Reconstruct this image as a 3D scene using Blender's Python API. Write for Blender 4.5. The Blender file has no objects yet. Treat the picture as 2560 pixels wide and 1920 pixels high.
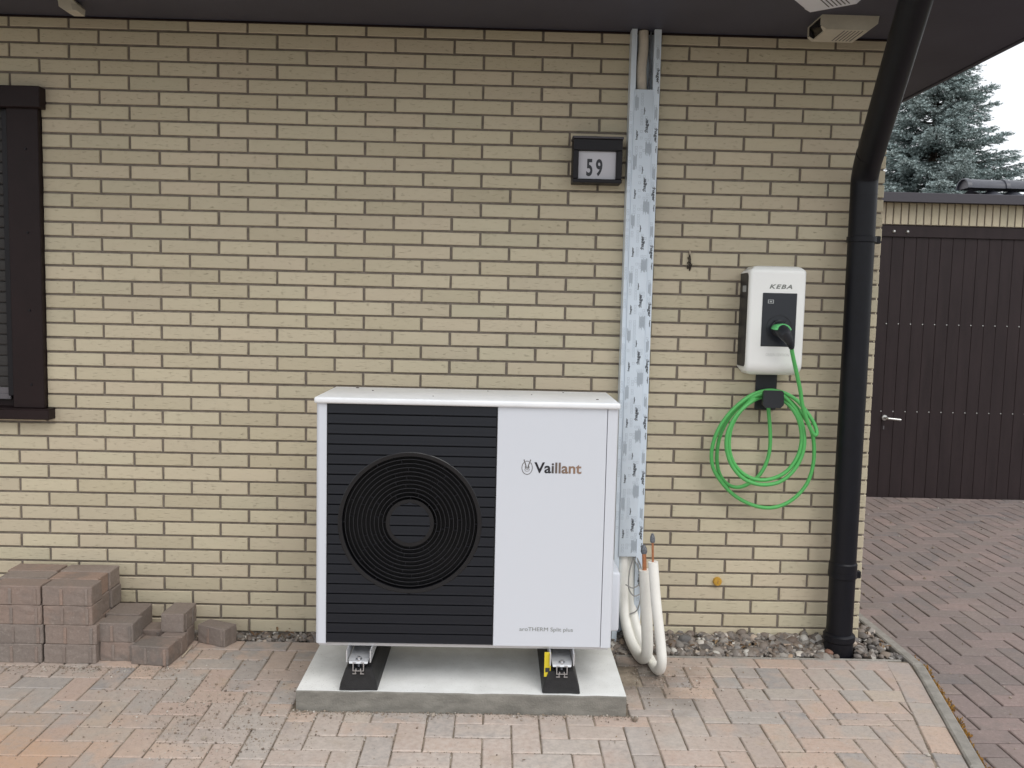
import bpy, bmesh, math, random
from mathutils import Vector, Matrix

random.seed(7)
S = bpy.context.scene
COL = S.collection

# ------------------------------------------------------------------ camera
def rot(rx, ry, rz):
    return Matrix.Rotation(rz, 3, 'Z') @ Matrix.Rotation(rx, 3, 'X') @ Matrix.Rotation(ry, 3, 'Y')
CAM = Vector((1.5862, -3.8611, 1.4856))
R = rot(-.0877, -.0233, -.0169)
cd = bpy.data.cameras.new('camera'); co = bpy.data.objects.new('camera', cd); COL.objects.link(co)
right, fwd, up = R.col[0], R.col[1], R.col[2]
M = Matrix.Identity(4)
for i in range(3):
    M[i][0] = right[i]; M[i][1] = up[i]; M[i][2] = -fwd[i]; M[i][3] = CAM[i]
co.matrix_world = M
cd.sensor_width = 36; cd.lens = 2208.6 / 2560 * 36
cd.clip_start = .05; cd.clip_end = 1500
S.camera = co

# ------------------------------------------------------------------ sky, sun, exposure
SUN_EL, SUN_AZ = 52, 150            # azimuth: degrees clockwise from +Y (camera looks along +Y)
W = bpy.data.worlds.new('World'); S.world = W; W.use_nodes = True
nt = W.node_tree; nt.nodes.clear()
sk = nt.nodes.new('ShaderNodeTexSky'); sk.sky_type = 'NISHITA'; sk.sun_disc = False
sk.sun_elevation = math.radians(SUN_EL); sk.sun_rotation = math.radians(SUN_AZ)
sc = nt.nodes.new('ShaderNodeVectorMath'); sc.operation = 'SCALE'; sc.inputs['Scale'].default_value = .10
mx = nt.nodes.new('ShaderNodeMix'); mx.data_type = 'RGBA'; mx.inputs[0].default_value = .86
bg = nt.nodes.new('ShaderNodeBackground'); out = nt.nodes.new('ShaderNodeOutputWorld')
nt.links.new(sk.outputs[0], sc.inputs[0]); nt.links.new(sc.outputs[0], mx.inputs[6])
mx.inputs[7].default_value = (.97, .98, 1.0, 1)      # even white cloud cover
bg.inputs[1].default_value = 1.0
nt.links.new(mx.outputs[2], bg.inputs[0]); nt.links.new(bg.outputs[0], out.inputs[0])
sl = bpy.data.lights.new('sun', 'SUN'); so = bpy.data.objects.new('sun', sl); COL.objects.link(so)
sl.energy = 1.0; sl.angle = math.radians(35); sl.color = (1, .97, .93)
az, el = math.radians(SUN_AZ), math.radians(SUN_EL)
sd = Vector((math.sin(az) * math.cos(el), math.cos(az) * math.cos(el), math.sin(el)))
so.rotation_euler = (-sd).to_track_quat('-Z', 'Y').to_euler()
vs = S.view_settings
vs.view_transform = 'Standard'; vs.look = 'None'; vs.exposure = .32; vs.gamma = 1; vs.use_curve_mapping = False

# ------------------------------------------------------------------ materials
def mat(name, col, rough=.6, metal=0., var=0., vscale=8., bump=0., bscale=60., spec=.5, col2=None, coat=0., stretch=None):
    m = bpy.data.materials.new(name); m.use_nodes = True
    n = m.node_tree; p = n.nodes['Principled BSDF']
    p.inputs['Roughness'].default_value = rough; p.inputs['Metallic'].default_value = metal
    p.inputs['Specular IOR Level'].default_value = spec; p.inputs['Coat Weight'].default_value = coat
    c = (*col, 1)
    if var or col2:
        g = n.nodes.new('ShaderNodeNewGeometry'); t = n.nodes.new('ShaderNodeTexNoise')
        t.inputs['Scale'].default_value = vscale; t.inputs['Detail'].default_value = 6; t.inputs['Roughness'].default_value = .65
        src = g.outputs['Position']
        if stretch:
            mp = n.nodes.new('ShaderNodeMapping'); mp.inputs['Scale'].default_value = stretch
            n.links.new(src, mp.inputs[0]); src = mp.outputs[0]
        n.links.new(src, t.inputs['Vector'])
        r = n.nodes.new('ShaderNodeMapRange'); r.inputs[1].default_value = .3; r.inputs[2].default_value = .7
        n.links.new(t.outputs[0], r.inputs[0])
        x = n.nodes.new('ShaderNodeMix'); x.data_type = 'RGBA'
        n.links.new(r.outputs[0], x.inputs[0])
        x.inputs[6].default_value = tuple(v * (1 - var) for v in col) + (1,)
        x.inputs[7].default_value = (*(col2 or tuple(min(1, v * (1 + var)) for v in col)), 1)
        n.links.new(x.outputs[2], p.inputs['Base Color'])
    else:
        p.inputs['Base Color'].default_value = c
    if bump:
        g = n.nodes.new('ShaderNodeNewGeometry'); t = n.nodes.new('ShaderNodeTexNoise')
        t.inputs['Scale'].default_value = bscale; t.inputs['Detail'].default_value = 5
        b = n.nodes.new('ShaderNodeBump'); b.inputs['Strength'].default_value = bump; b.inputs['Distance'].default_value = .004
        n.links.new(g.outputs['Position'], t.inputs['Vector']); n.links.new(t.outputs[0], b.inputs['Height']); n.links.new(b.outputs[0], p.inputs['Normal'])
    return m

def N(n, t, **kw):
    k = n.nodes.new(t)
    for a, b in kw.items(): setattr(k, a, b)
    return k
def math_node(n, op, a, b=None, clamp=False):
    k = N(n, 'ShaderNodeMath', operation=op); k.use_clamp = clamp
    for i, v in enumerate((a, b)):
        if v is None: continue
        if isinstance(v, (int, float)): k.inputs[i].default_value = v
        else: n.links.new(v, k.inputs[i])
    return k.outputs[0]
def mixc(n, f, a, b, mode='MIX'):
    k = N(n, 'ShaderNodeMix', data_type='RGBA', blend_type=mode)
    for i, v in ((0, f), (6, a), (7, b)):
        if isinstance(v, (int, float)): k.inputs[i].default_value = v
        elif isinstance(v, tuple): k.inputs[i].default_value = (*v[:3], 1)
        else: n.links.new(v, k.inputs[i])
    return k.outputs[2]
def noise(n, scale, vec=None, detail=4, rough=.55, stretch=None):
    if vec is None: vec = N(n, 'ShaderNodeNewGeometry').outputs['Position']
    if stretch:
        mp = N(n, 'ShaderNodeMapping'); mp.inputs['Scale'].default_value = stretch
        n.links.new(vec, mp.inputs[0]); vec = mp.outputs[0]
    t = N(n, 'ShaderNodeTexNoise'); t.inputs['Scale'].default_value = scale; t.inputs['Detail'].default_value = detail
    t.inputs['Roughness'].default_value = rough
    n.links.new(vec, t.inputs['Vector']); return t.outputs[0]
def mrange(n, v, a, b, c=0., d=1.):
    k = N(n, 'ShaderNodeMapRange'); n.links.new(v, k.inputs[0])
    for i, x in enumerate((a, b, c, d)): k.inputs[i + 1].default_value = x
    return k.outputs[0]
def piece_random(n, mul=1.):
    o = N(n, 'ShaderNodeObjectInfo').outputs['Random']; g = N(n, 'ShaderNodeNewGeometry').outputs['Random Per Island']
    return math_node(n, 'FRACT', math_node(n, 'MULTIPLY', math_node(n, 'ADD', o, g), mul))
def ramp(n, v, stops, interp='LINEAR'):
    k = N(n, 'ShaderNodeValToRGB'); r = k.color_ramp; r.interpolation = interp
    while len(r.elements) < len(stops): r.elements.new(.5)
    for e, (p, c) in zip(r.elements, stops): e.position = p; e.color = (*c, 1)
    n.links.new(v, k.inputs[0]); return k.outputs[0]
def bumpn(n, h, strength, dist, prev=None):
    b = N(n, 'ShaderNodeBump'); b.inputs['Strength'].default_value = strength; b.inputs['Distance'].default_value = dist
    n.links.new(h, b.inputs['Height'])
    if prev is not None: n.links.new(prev, b.inputs['Normal'])
    return b.outputs[0]

def brick_mat(name='cream_brick', axis='XZ'):
    m = bpy.data.materials.new(name); m.use_nodes = True; n = m.node_tree; p = n.nodes['Principled BSDF']
    r = piece_random(n)
    base = ramp(n, r, [(0, (.53, .465, .328)), (.25, (.60, .535, .388)), (.45, (.57, .518, .375)), (.6, (.615, .53, .392)), (.8, (.555, .487, .36)), (1, (.635, .568, .41))])
    tone = N(n, 'ShaderNodeHueSaturation'); n.links.new(base, tone.inputs['Color']); n.links.new(mrange(n, piece_random(n, 5.7), 0, 1, .935, 1.05), tone.inputs['Value'])
    base = tone.outputs[0]
    big = noise(n, 2.2, detail=3)
    base = mixc(n, mrange(n, big, .35, .7, 0, .40), base, (.535, .465, .345))
    # wire-cut marks: short horizontal tears, their fine shadow mixed into the colour
    st = (15, 15, 95) if axis == 'XZ' else (95, 15, 15)
    t = noise(n, 2.2, stretch=st, detail=3, rough=.6)
    tears = mrange(n, t, .60, .70)
    f = noise(n, 420, detail=3)
    base = mixc(n, math_node(n, 'MULTIPLY', tears, .11), base, (.36, .30, .20))
    base = mixc(n, mrange(n, f, .3, .75, 0, .16), base, (.70, .63, .455))
    blot = noise(n, 13, detail=4)
    base = mixc(n, mrange(n, blot, .58, .75, 0, .2), base, (.56, .46, .355))
    # a little grime low on the wall
    n.links.new(base, p.inputs['Base Color']); p.inputs['Roughness'].default_value = .72
    p.inputs['Specular IOR Level'].default_value = .3
    b1 = bumpn(n, f, .25, .0012)
    b2 = bumpn(n, math_node(n, 'SUBTRACT', 1., tears), .8, .0022, b1)
    n.links.new(b2, p.inputs['Normal'])
    return m

def paver_mat(name, stops, dust):
    m = bpy.data.materials.new(name); m.use_nodes = True; n = m.node_tree; p = n.nodes['Principled BSDF']
    r = piece_random(n)
    base = ramp(n, r, stops)
    r2 = piece_random(n, 7.3)
    # colour clouds inside one block
    cl = noise(n, 9, detail=3)
    base2 = ramp(n, r2, stops)
    base = mixc(n, mrange(n, cl, .45, .62, 0, .75), base, base2)
    gr = noise(n, 240, detail=4, rough=.7)
    base = mixc(n, mrange(n, gr, .3, .72, 0, .34), base, (.15, .13, .115), 'MIX')
    md = noise(n, 75, detail=6, rough=.75)
    base = mixc(n, mrange(n, md, .34, .50, .36, 0), base, (.17, .14, .12))
    base = mixc(n, mrange(n, md, .56, .74, 0, .36), base, (.56, .50, .44))
    sp = noise(n, 500, detail=2)
    base = mixc(n, mrange(n, sp, .66, .74, 0, .45), base, (.62, .56, .5))
    if dust:
        pos = N(n, 'ShaderNodeNewGeometry').outputs['Position']
        sx = N(n, 'ShaderNodeSeparateXYZ'); n.links.new(pos, sx.inputs[0])
        # pale mortar dust trodden out round the new slab
        dx = math_node(n, 'MULTIPLY', math_node(n, 'SUBTRACT', sx.outputs[0], 1.45), 1.05)
        dy = math_node(n, 'MULTIPLY', math_node(n, 'SUBTRACT', sx.outputs[1], -1.15), 1.7)
        d = math_node(n, 'SQRT', math_node(n, 'ADD', math_node(n, 'MULTIPLY', dx, dx), math_node(n, 'MULTIPLY', dy, dy)))
        w = noise(n, 4.5, detail=5)
        d = math_node(n, 'ADD', d, mrange(n, w, .3, .7, -.35, .35))
        mask = mrange(n, d, .15, 1.3, .85, .30)
        w2 = noise(n, 38, detail=5, rough=.7)
        mask = math_node(n, 'MULTIPLY', mask, mrange(n, w2, .32, .62, .35, 1.))
        base = mixc(n, mask, base, (.66, .58, .515))
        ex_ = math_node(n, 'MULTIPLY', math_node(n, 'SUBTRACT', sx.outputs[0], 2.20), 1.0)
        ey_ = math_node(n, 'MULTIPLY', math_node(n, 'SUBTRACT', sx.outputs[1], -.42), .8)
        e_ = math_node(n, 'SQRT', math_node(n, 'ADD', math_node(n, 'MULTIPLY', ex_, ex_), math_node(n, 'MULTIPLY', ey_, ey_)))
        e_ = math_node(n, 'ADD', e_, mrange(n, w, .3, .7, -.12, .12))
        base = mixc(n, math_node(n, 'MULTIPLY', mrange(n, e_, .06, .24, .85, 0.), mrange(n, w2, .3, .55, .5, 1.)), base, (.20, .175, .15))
        w3 = noise(n, 7, detail=5, rough=.7)
        base = mixc(n, mrange(n, w3, .58, .75, 0, .5), base, (.46, .36, .25))
        gx_ = math_node(n, 'SUBTRACT', sx.outputs[0], -.05); gy_ = math_node(n, 'SUBTRACT', sx.outputs[1], -1.15)
        g_ = math_node(n, 'SQRT', math_node(n, 'ADD', math_node(n, 'MULTIPLY', gx_, gx_), math_node(n, 'MULTIPLY', gy_, gy_)))
        g_ = math_node(n, 'ADD', g_, mrange(n, w, .3, .7, -.18, .18))
        base = mixc(n, math_node(n, 'MULTIPLY', mrange(n, g_, .1, .5, .55, 0.), mrange(n, w2, .3, .6, .4, 1.)), base, (.56, .33, .19))
        w4 = noise(n, 16, detail=5, rough=.7)
        base = mixc(n, mrange(n, w4, .62, .78, 0, .45), base, (.20, .16, .135))
    else:
        w3 = noise(n, 5, detail=5, rough=.7)
        base = mixc(n, mrange(n, w3, .5, .72, 0, .5), base, (.235, .195, .175))
    n.links.new(base, p.inputs['Base Color']); p.inputs['Roughness'].default_value = .85
    p.inputs['Specular IOR Level'].default_value = .25
    b1 = bumpn(n, gr, .5, .0025)
    n.links.new(bumpn(n, md, .45, .005, b1), p.inputs['Normal'])
    return m

def isl_mat(name, stops, rough=.6, grain=0., gscale=300):
    m = bpy.data.materials.new(name); m.use_nodes = True; n = m.node_tree; p = n.nodes['Principled BSDF']
    base = ramp(n, piece_random(n), stops)
    if grain:
        g = noise(n, gscale, detail=4)
        base = mixc(n, mrange(n, g, .35, .7, 0, grain), base, (.06, .05, .045))
        n.links.new(bumpn(n, g, .4, .002), p.inputs['Normal'])
    n.links.new(base, p.inputs['Base Color']); p.inputs['Roughness'].default_value = rough
    p.inputs['Specular IOR Level'].default_value = .35
    return m

MT = {}
MT['brick'] = brick_mat()
MT['brick_soldier'] = brick_mat('cream_soldier_brick', 'ZX')
MT['mortar'] = mat('grey_mortar', (.195, .166, .138), .9, var=.25, vscale=30, bump=.5, bscale=250)
MT['pav'] = paver_mat('autumn_paver', [(0, (.30, .29, .29)), (.16, (.44, .40, .36)), (.34, (.53, .39, .315)), (.5, (.37, .335, .315)), (.64, (.60, .425, .32)), (.8, (.50, .365, .305)), (.9, (.37, .36, .35)), (1, (.55, .45, .35))], True)
MT['pav_drive'] = paver_mat('mauve_paver', [(0, (.24, .20, .19)), (.3, (.30, .235, .22)), (.55, (.26, .22, .205)), (.75, (.36, .27, .25)), (.9, (.21, .19, .19)), (1, (.32, .26, .235))], False)
MT['pav_stack'] = paver_mat('weathered_paver', [(0, (.185, .165, .15)), (.25, (.30, .235, .20)), (.45, (.235, .205, .185)), (.65, (.38, .265, .21)), (.85, (.26, .225, .20)), (1, (.33, .27, .235))], False)
MT['joint'] = mat('joint_sand', (.22, .175, .13), .95, var=.5, vscale=9, bump=1., bscale=300, col2=(.46, .385, .30))
MT['joint_dark'] = mat('dark_joint_soil', (.075, .058, .048), .95, var=.5, vscale=9, bump=1., bscale=300, col2=(.20, .16, .125))
MT['soil'] = mat('dark_soil', (.05, .04, .032), .95, var=.4, vscale=30, bump=1, bscale=120)
MT['ground'] = mat('far_ground', (.12, .12, .08), .95, var=.4, vscale=1.2)
MT['concrete'] = mat('slab_concrete', (.22, .21, .185), .85, var=.28, vscale=11, bump=.6, bscale=160, stretch=(1, 1, 2.5))
MT['kerbc'] = mat('kerb_concrete', (.30, .28, .25), .85, var=.25, vscale=18, bump=.6, bscale=200)
MT['white_paint'] = None
MT['casing'] = mat('white_powder_coat', (.66, .69, .745), .38, spec=.45)
MT['cover'] = mat('white_cover_sheet', (.86, .88, .90), .35, var=.05, vscale=9)
MT['slat'] = mat('anthracite_plastic', (.0052, .0062, .0105), .42, spec=.35, var=.08, vscale=6)
MT['slat_dark'] = mat('black_ring_plastic', (.0040, .0042, .0060), .38)
MT['void'] = mat('black_interior', (.003, .003, .004), .8)
MT['edge_hi'] = mat('lit_ring_edge', (.045, .045, .050), .38)  # highlight on the rings' front edges, put into the colour
MT['black_rubber'] = mat('black_rubber', (.019, .019, .020), .5, var=.3, vscale=40, bump=.5, bscale=300, spec=.4)
MT['alu'] = mat('bare_aluminium', (.62, .63, .65), .38, 1., var=.1, vscale=50)
MT['zinc'] = mat('white_coated_steel', (.66, .67, .69), .35, .45)
MT['yellow'] = mat('yellow_plastic', (.72, .58, .03), .5)
MT['trim'] = mat('dark_brown_paint', (.0165, .0085, .0088), .5, spec=.25, var=.2, vscale=5, bump=.1, bscale=90)
MT['trim2'] = mat('brown_black_rail', (.0085, .0072, .0095), .45, spec=.3)
MT['soffit'] = mat('soffit_paint', (.060, .060, .082), .55, var=.12, vscale=2.2, bump=.15, bscale=120)
MT['shutter'] = mat('grey_shutter', (.040, .037, .036), .5, spec=.3, var=.1, vscale=6)
MT['alu_dull'] = mat('dull_shutter_bar', (.13, .12, .13), .5)
MT['pipe_black'] = mat('black_downpipe', (.0038, .0042, .0075), .44, var=.25, vscale=25, spec=.3)
MT['duct'] = mat('duct_film', (.70, .785, .87), .30, var=.03, vscale=20)
MT['duct_in'] = mat('duct_inner', (.42, .43, .44), .5)
MT['ink'] = mat('black_ink', (.03, .032, .04), .5)
MT['ink_grey'] = mat('grey_ink', (.37, .42, .47), .5)
MT['ink_pale'] = mat('pale_grey_ink', (.45, .51, .57), .5)
MT['foam'] = mat('white_foam_sleeve', (.90, .89, .835), .6, var=.05, vscale=12, bump=.2, bscale=200)
MT['foam_old'] = mat('cream_foam_sleeve', (.62, .555, .46), .75, var=.1, vscale=20, bump=.3, bscale=150)
MT['copper'] = mat('copper_tube', (.62, .27, .14), .38, .75, var=.2, vscale=60)
MT['tape'] = mat('grey_tape', (.16, .17, .19), .5, .2, var=.5, vscale=120, bump=1, bscale=120)
MT['cable_grey'] = mat('grey_cable', (.30, .30, .29), .5)
MT['kwhite'] = mat('glossy_white_plastic', (.90, .91, .885), .28, spec=.5)
MT['kblack'] = mat('satin_black_plastic', (.016, .018, .023), .42)
MT['kpanel'] = mat('dark_front_panel', (.020, .023, .031), .30)
MT['kgrey'] = mat('grey_lettering', (.22, .235, .22), .5)
MT['kpale'] = mat('faint_lettering', (.66, .67, .64), .45)
MT['label_grey'] = mat('pale_sticker', (.40, .42, .42), .5)
MT['green'] = mat('green_cable', (.10, .46, .12), .42, var=.04, vscale=30)
MT['green_grip'] = mat('green_grip', (.13, .56, .19), .45)
MT['orange'] = mat('orange_cap', (.52, .29, .035), .5, var=.15, vscale=90)
MT['cream'] = mat('aged_cream_plastic', (.60, .56, .46), .5, var=.08, vscale=15)
MT['white_housing'] = mat('white_housing', (.78, .80, .85), .4)
MT['lens'] = mat('dark_window', (.012, .011, .011), .2)
MT['sign_white'] = mat('opal_panel', (.56, .555, .60), .35)
MT['garage_door'] = mat('door_boards', (.030, .0205, .0215), .5, spec=.25, var=.18, vscale=4, stretch=(4, 4, .6), bump=.12, bscale=60)
MT['fascia'] = mat('fascia_metal', (.06, .055, .066), .45)
MT['tile'] = mat('slate_tile', (.075, .078, .095), .4, var=.12, vscale=20)
MT['steel'] = mat('brushed_steel', (.62, .62, .60), .35, .9)
MT['bark'] = mat('bark', (.075, .055, .042), .9, var=.3, vscale=20, bump=1, bscale=60)
MT['moss'] = isl_mat('orange_moss', [(0, (.22, .105, .02)), (.5, (.34, .17, .03)), (.8, (.27, .17, .05)), (1, (.16, .10, .04))], .9)
MT['gravel'] = isl_mat('river_gravel', [(0, (.12, .11, .105)), (.18, (.30, .265, .235)), (.3, (.17, .13, .105)), (.45, (.36, .33, .295)), (.6, (.15, .135, .125)), (.72, (.27, .215, .17)), (.82, (.22, .205, .195)), (.93, (.66, .635, .58)), (1, (.46, .33, .23))], .65, .3)
MT['grit'] = isl_mat('sand_grit', [(0, (.16, .13, .105)), (.4, (.30, .24, .185)), (.75, (.38, .33, .275)), (1, (.60, .57, .52))], .85)
MT['leaf'] = isl_mat('dry_leaf', [(0, (.10, .06, .035)), (.5, (.19, .115, .06)), (1, (.26, .18, .10))], .8)
MT['stone_dark'] = mat('dark_cobble', (.13, .125, .12), .75, var=.3, vscale=40, bump=.5, bscale=150)
MT['stone_red'] = mat('red_cobble', (.25, .135, .095), .7, var=.3, vscale=40, bump=.4, bscale=150)
MT['wood'] = mat('pale_wood', (.50, .43, .34), .8, var=.2, vscale=60)

def slab_top_mat():
    m = bpy.data.materials.new('slab_white_paint'); m.use_nodes = True; n = m.node_tree; p = n.nodes['Principled BSDF']
    a = noise(n, 60, detail=5, rough=.7); b = noise(n, 9, detail=4); c = noise(n, 230, detail=2)
    col = mixc(n, mrange(n, b, .35, .7, 0, .55), (.90, .91, .89), (.66, .66, .63))
    col = mixc(n, mrange(n, a, .66, .78, 0, .6), col, (.42, .40, .37))
    col = mixc(n, mrange(n, c, .67, .72, 0, .85), col, (.16, .14, .12))
    n.links.new(col, p.inputs['Base Color']); p.inputs['Roughness'].default_value = .75
    n.links.new(bumpn(n, a, .3, .002), p.inputs['Normal']); return m
MT['slab_top'] = slab_top_mat()

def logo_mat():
    # metal letters: their copper reflection painted as a gradient along the word
    m = bpy.data.materials.new('black_to_copper_reflection'); m.use_nodes = True; n = m.node_tree; p = n.nodes['Principled BSDF']
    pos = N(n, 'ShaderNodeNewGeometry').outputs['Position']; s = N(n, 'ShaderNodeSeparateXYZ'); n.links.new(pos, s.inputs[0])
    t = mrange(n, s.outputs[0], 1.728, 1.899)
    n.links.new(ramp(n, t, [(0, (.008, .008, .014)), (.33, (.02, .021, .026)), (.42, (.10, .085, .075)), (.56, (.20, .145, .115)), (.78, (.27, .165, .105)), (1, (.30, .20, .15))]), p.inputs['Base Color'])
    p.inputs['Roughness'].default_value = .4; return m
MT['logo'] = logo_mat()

def needle_mat():
    m = bpy.data.materials.new('spruce_needles'); m.use_nodes = True; n = m.node_tree; p = n.nodes['Principled BSDF']
    at = N(n, 'ShaderNodeAttribute'); at.attribute_name = 'young'
    big = noise(n, 1.6, detail=2)
    dark = mixc(n, mrange(n, big, .35, .65), (.075, .10, .092), (.11, .13, .118))
    pale = mixc(n, mrange(n, big, .35, .65), (.50, .62, .62), (.56, .66, .65))
    n.links.new(mixc(n, at.outputs['Fac'], dark, pale), p.inputs['Base Color'])
    p.inputs['Roughness'].default_value = .6; p.inputs['Specular IOR Level'].default_value = .3
    return m
MT['needles'] = needle_mat()

# ------------------------------------------------------------------ mesh builder
class MB:
    def __init__(s): s.v = []; s.f = []; s.m = []; s.sm = []
    def add(s, vs, fs, mi=0, smooth=False):
        b = len(s.v); s.v += [tuple(x) for x in vs]
        for f in fs: s.f.append([i + b for i in f]); s.m.append(mi); s.sm.append(smooth)
        return s
    def box(s, x0, x1, y0, y1, z0, z1, b=0., seg=1, mi=0, xf=None):
        bm = bmesh.new()
        vs = [bm.verts.new((x, y, z)) for x in (x0, x1) for y in (y0, y1) for z in (z0, z1)]
        for q in ((0, 1, 3, 2), (4, 6, 7, 5), (0, 4, 5, 1), (2, 3, 7, 6), (0, 2, 6, 4), (1, 5, 7, 3)): bm.faces.new([vs[i] for i in q])
        if b: bmesh.ops.bevel(bm, geom=bm.edges[:], offset=b, segments=seg, profile=.5, affect='EDGES')
        s.from_bm(bm, mi, smooth=seg > 1, xf=xf); return s
    def from_bm(s, bm, mi=0, smooth=False, xf=None):
        bmesh.ops.recalc_face_normals(bm, faces=bm.faces[:]); bm.verts.index_update()
        vs = [v.co.copy() for v in bm.verts]
        if xf is not None: vs = [xf @ v for v in vs]
        s.add(vs, [[v.index for v in f.verts] for f in bm.faces], mi, smooth); bm.free(); return s
    def tube(s, pts, r, seg=10, mi=0, caps=True, res=None, smooth=True):
        P = [Vector(p) for p in pts]
        if res: P = catmull(P, res)
        n = len(P); rr = r if isinstance(r, (list, tuple)) else [r] * n
        if len(rr) != n: rr = [rr[0] + (rr[-1] - rr[0]) * i / (n - 1) for i in range(n)]
        t0 = (P[1] - P[0]).normalized(); a = t0.orthogonal().normalized(); vs = []
        for i, p in enumerate(P):
            t = (P[min(i + 1, n - 1)] - P[max(i - 1, 0)]).normalized()
            a = (a - t * a.dot(t)).normalized(); c = t.cross(a)
            for k in range(seg):
                w = 2 * math.pi * k / seg; vs.append(p + (a * math.cos(w) + c * math.sin(w)) * rr[i])
        fs = [[i * seg + k, i * seg + (k + 1) % seg, (i + 1) * seg + (k + 1) % seg, (i + 1) * seg + k] for i in range(n - 1) for k in range(seg)]
        s.add(vs, fs, mi, smooth)
        if caps: s.add(vs[:seg], [list(range(seg))[::-1]], mi); s.add(vs[-seg:], [list(range(seg))], mi)
        return s
    def lathe(s, prof, c, axis='z', seg=32, mi=0, smooth=True, a0=0, a1=2 * math.pi):
        # prof: (radius, height) pairs
        c = Vector(c); vs = []; full = abs(a1 - a0 - 2 * math.pi) < 1e-6; ns = seg if full else seg + 1
        for (r, h) in prof:
            for k in range(ns):
                w = a0 + (a1 - a0) * k / seg; x, y = r * math.cos(w), r * math.sin(w)
                d = {'z': (x, y, h), 'y': (x, h, y), 'x': (h, x, y)}[axis]; vs.append(c + Vector(d))
        fs = []
        for i in range(len(prof) - 1):
            for k in range(seg):
                q = [i * ns + k, i * ns + (k + 1) % ns, (i + 1) * ns + (k + 1) % ns, (i + 1) * ns + k]
                fs.append(q[::-1] if axis == 'y' else q)
        return s.add(vs, fs, mi, smooth)
    def prism(s, poly, axis, h0, h1, mi=0, smooth=False):
        # poly: 2-D outline, extruded along axis
        def P(a, b, h): return {'x': (h, a, b), 'y': (a, h, b), 'z': (a, b, h)}[axis]
        n = len(poly); vs = [P(a, b, h0) for a, b in poly] + [P(a, b, h1) for a, b in poly]
        s.add(vs, [[i, (i + 1) % n, n + (i + 1) % n, n + i] for i in range(n)] + [list(range(n))[::-1], list(range(n, 2 * n))], mi, smooth)
        return s
    def mesh(s, name, mats, origin=(0, 0, 0), sharp=35, fix=True):
        me = bpy.data.meshes.new(name); o = Vector(origin)
        me.from_pydata([Vector(v) - o for v in s.v], [], s.f)
        for m in (mats if isinstance(mats, (list, tuple)) else [mats]): me.materials.append(m)
        me.polygons.foreach_set('material_index', s.m); me.polygons.foreach_set('use_smooth', s.sm)
        if fix:
            bm = bmesh.new(); bm.from_mesh(me); bmesh.ops.remove_doubles(bm, verts=bm.verts[:], dist=1e-6); bmesh.ops.recalc_face_normals(bm, faces=bm.faces[:]); bm.to_mesh(me); bm.free()
        me.update()
        if any(s.sm): me.set_sharp_from_angle(angle=math.radians(sharp))
        return me

def catmull(P, res):
    out_ = []
    Q = [P[0] * 2 - P[1]] + P + [P[-1] * 2 - P[-2]]
    for i in range(1, len(Q) - 2):
        a, b, c, d = Q[i - 1:i + 3]
        for k in range(res):
            t = k / res
            out_.append(.5 * ((2 * b) + (c - a) * t + (2 * a - 5 * b + 4 * c - d) * t * t + (3 * b - a - 3 * c + d) * t ** 3))
    out_.append(P[-1]); return out_

ORG = {}
def thing(name, label, cat, loc, group=None):
    o = bpy.data.objects.new(name, None); COL.objects.link(o); o.location = loc; o.empty_display_size = .05
    o['label'] = label; o['category'] = cat
    if group: o['group'] = group
    ORG[o.name] = Vector(loc); return o
def part(name, mb, m, parent, label=None, kind=None, fix=True, sharp=35):
    # mb holds world coordinates
    org = ORG[parent.name]
    o = bpy.data.objects.new(name, mb.mesh(name, m, org, sharp, fix)); COL.objects.link(o); o.parent = parent; ORG[o.name] = org
    if label: o['label'] = label
    if kind: o['kind'] = kind
    return o
def single(name, mb, m, label=None, cat=None, group=None, kind=None, loc=(0, 0, 0), fix=True, sharp=35):
    o = bpy.data.objects.new(name, mb.mesh(name, m, loc, sharp, fix)); COL.objects.link(o); o.location = loc; ORG[o.name] = Vector(loc)
    for k, v in (('label', label), ('category', cat), ('group', group), ('kind', kind)):
        if v: o[k] = v
    return o
def copy_piece(name, me, parent, loc, rz=0., rx=0., ry=0.):
    o = bpy.data.objects.new(name, me); COL.objects.link(o); o.parent = parent
    o.location = Vector(loc) - ORG[parent.name]; o.rotation_euler = (rx, ry, rz); return o

def text_mb(body, x0, x1, z0, z1, y, bold=0., mi=0, mb=None, shear=0., fn=None, space=1.):
    # flat lettering in the XZ plane facing -Y, fitted to the box
    cu = bpy.data.curves.new('t', 'FONT'); cu.body = body; cu.offset = bold; cu.fill_mode = 'FRONT'; cu.resolution_u = 4; cu.shear = shear; cu.space_character = space
    ob = bpy.data.objects.new('t', cu); COL.objects.link(ob); bpy.context.view_layer.update()
    me = bpy.data.meshes.new_from_object(ob.evaluated_get(bpy.context.evaluated_depsgraph_get()))
    xs = [v.co.x for v in me.vertices]; zs = [v.co.y for v in me.vertices]
    a, b, c, d = min(xs), max(xs), min(zs), max(zs)
    if z1 is None: z1 = z0 + (x1 - x0) * (d - c) / (b - a)
    vs = [(x0 + (v.co.x - a) / (b - a) * (x1 - x0), y, z0 + (v.co.y - c) / (d - c) * (z1 - z0)) for v in me.vertices]
    if fn: vs = [fn(v) for v in vs]
    mb = mb or MB(); mb.add(vs, [list(p.vertices) for p in me.polygons], mi)
    bpy.data.objects.remove(ob); bpy.data.meshes.remove(me); bpy.data.curves.remove(cu); return mb

# ================================================================== SETTING
# ---- ground sheet
single('ground', MB().add([(-300, -300, -.16), (300, -300, -.16), (300, 300, -.16), (-300, 300, -.16)], [[0, 1, 2, 3]]), MT['ground'], kind='structure')

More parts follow.
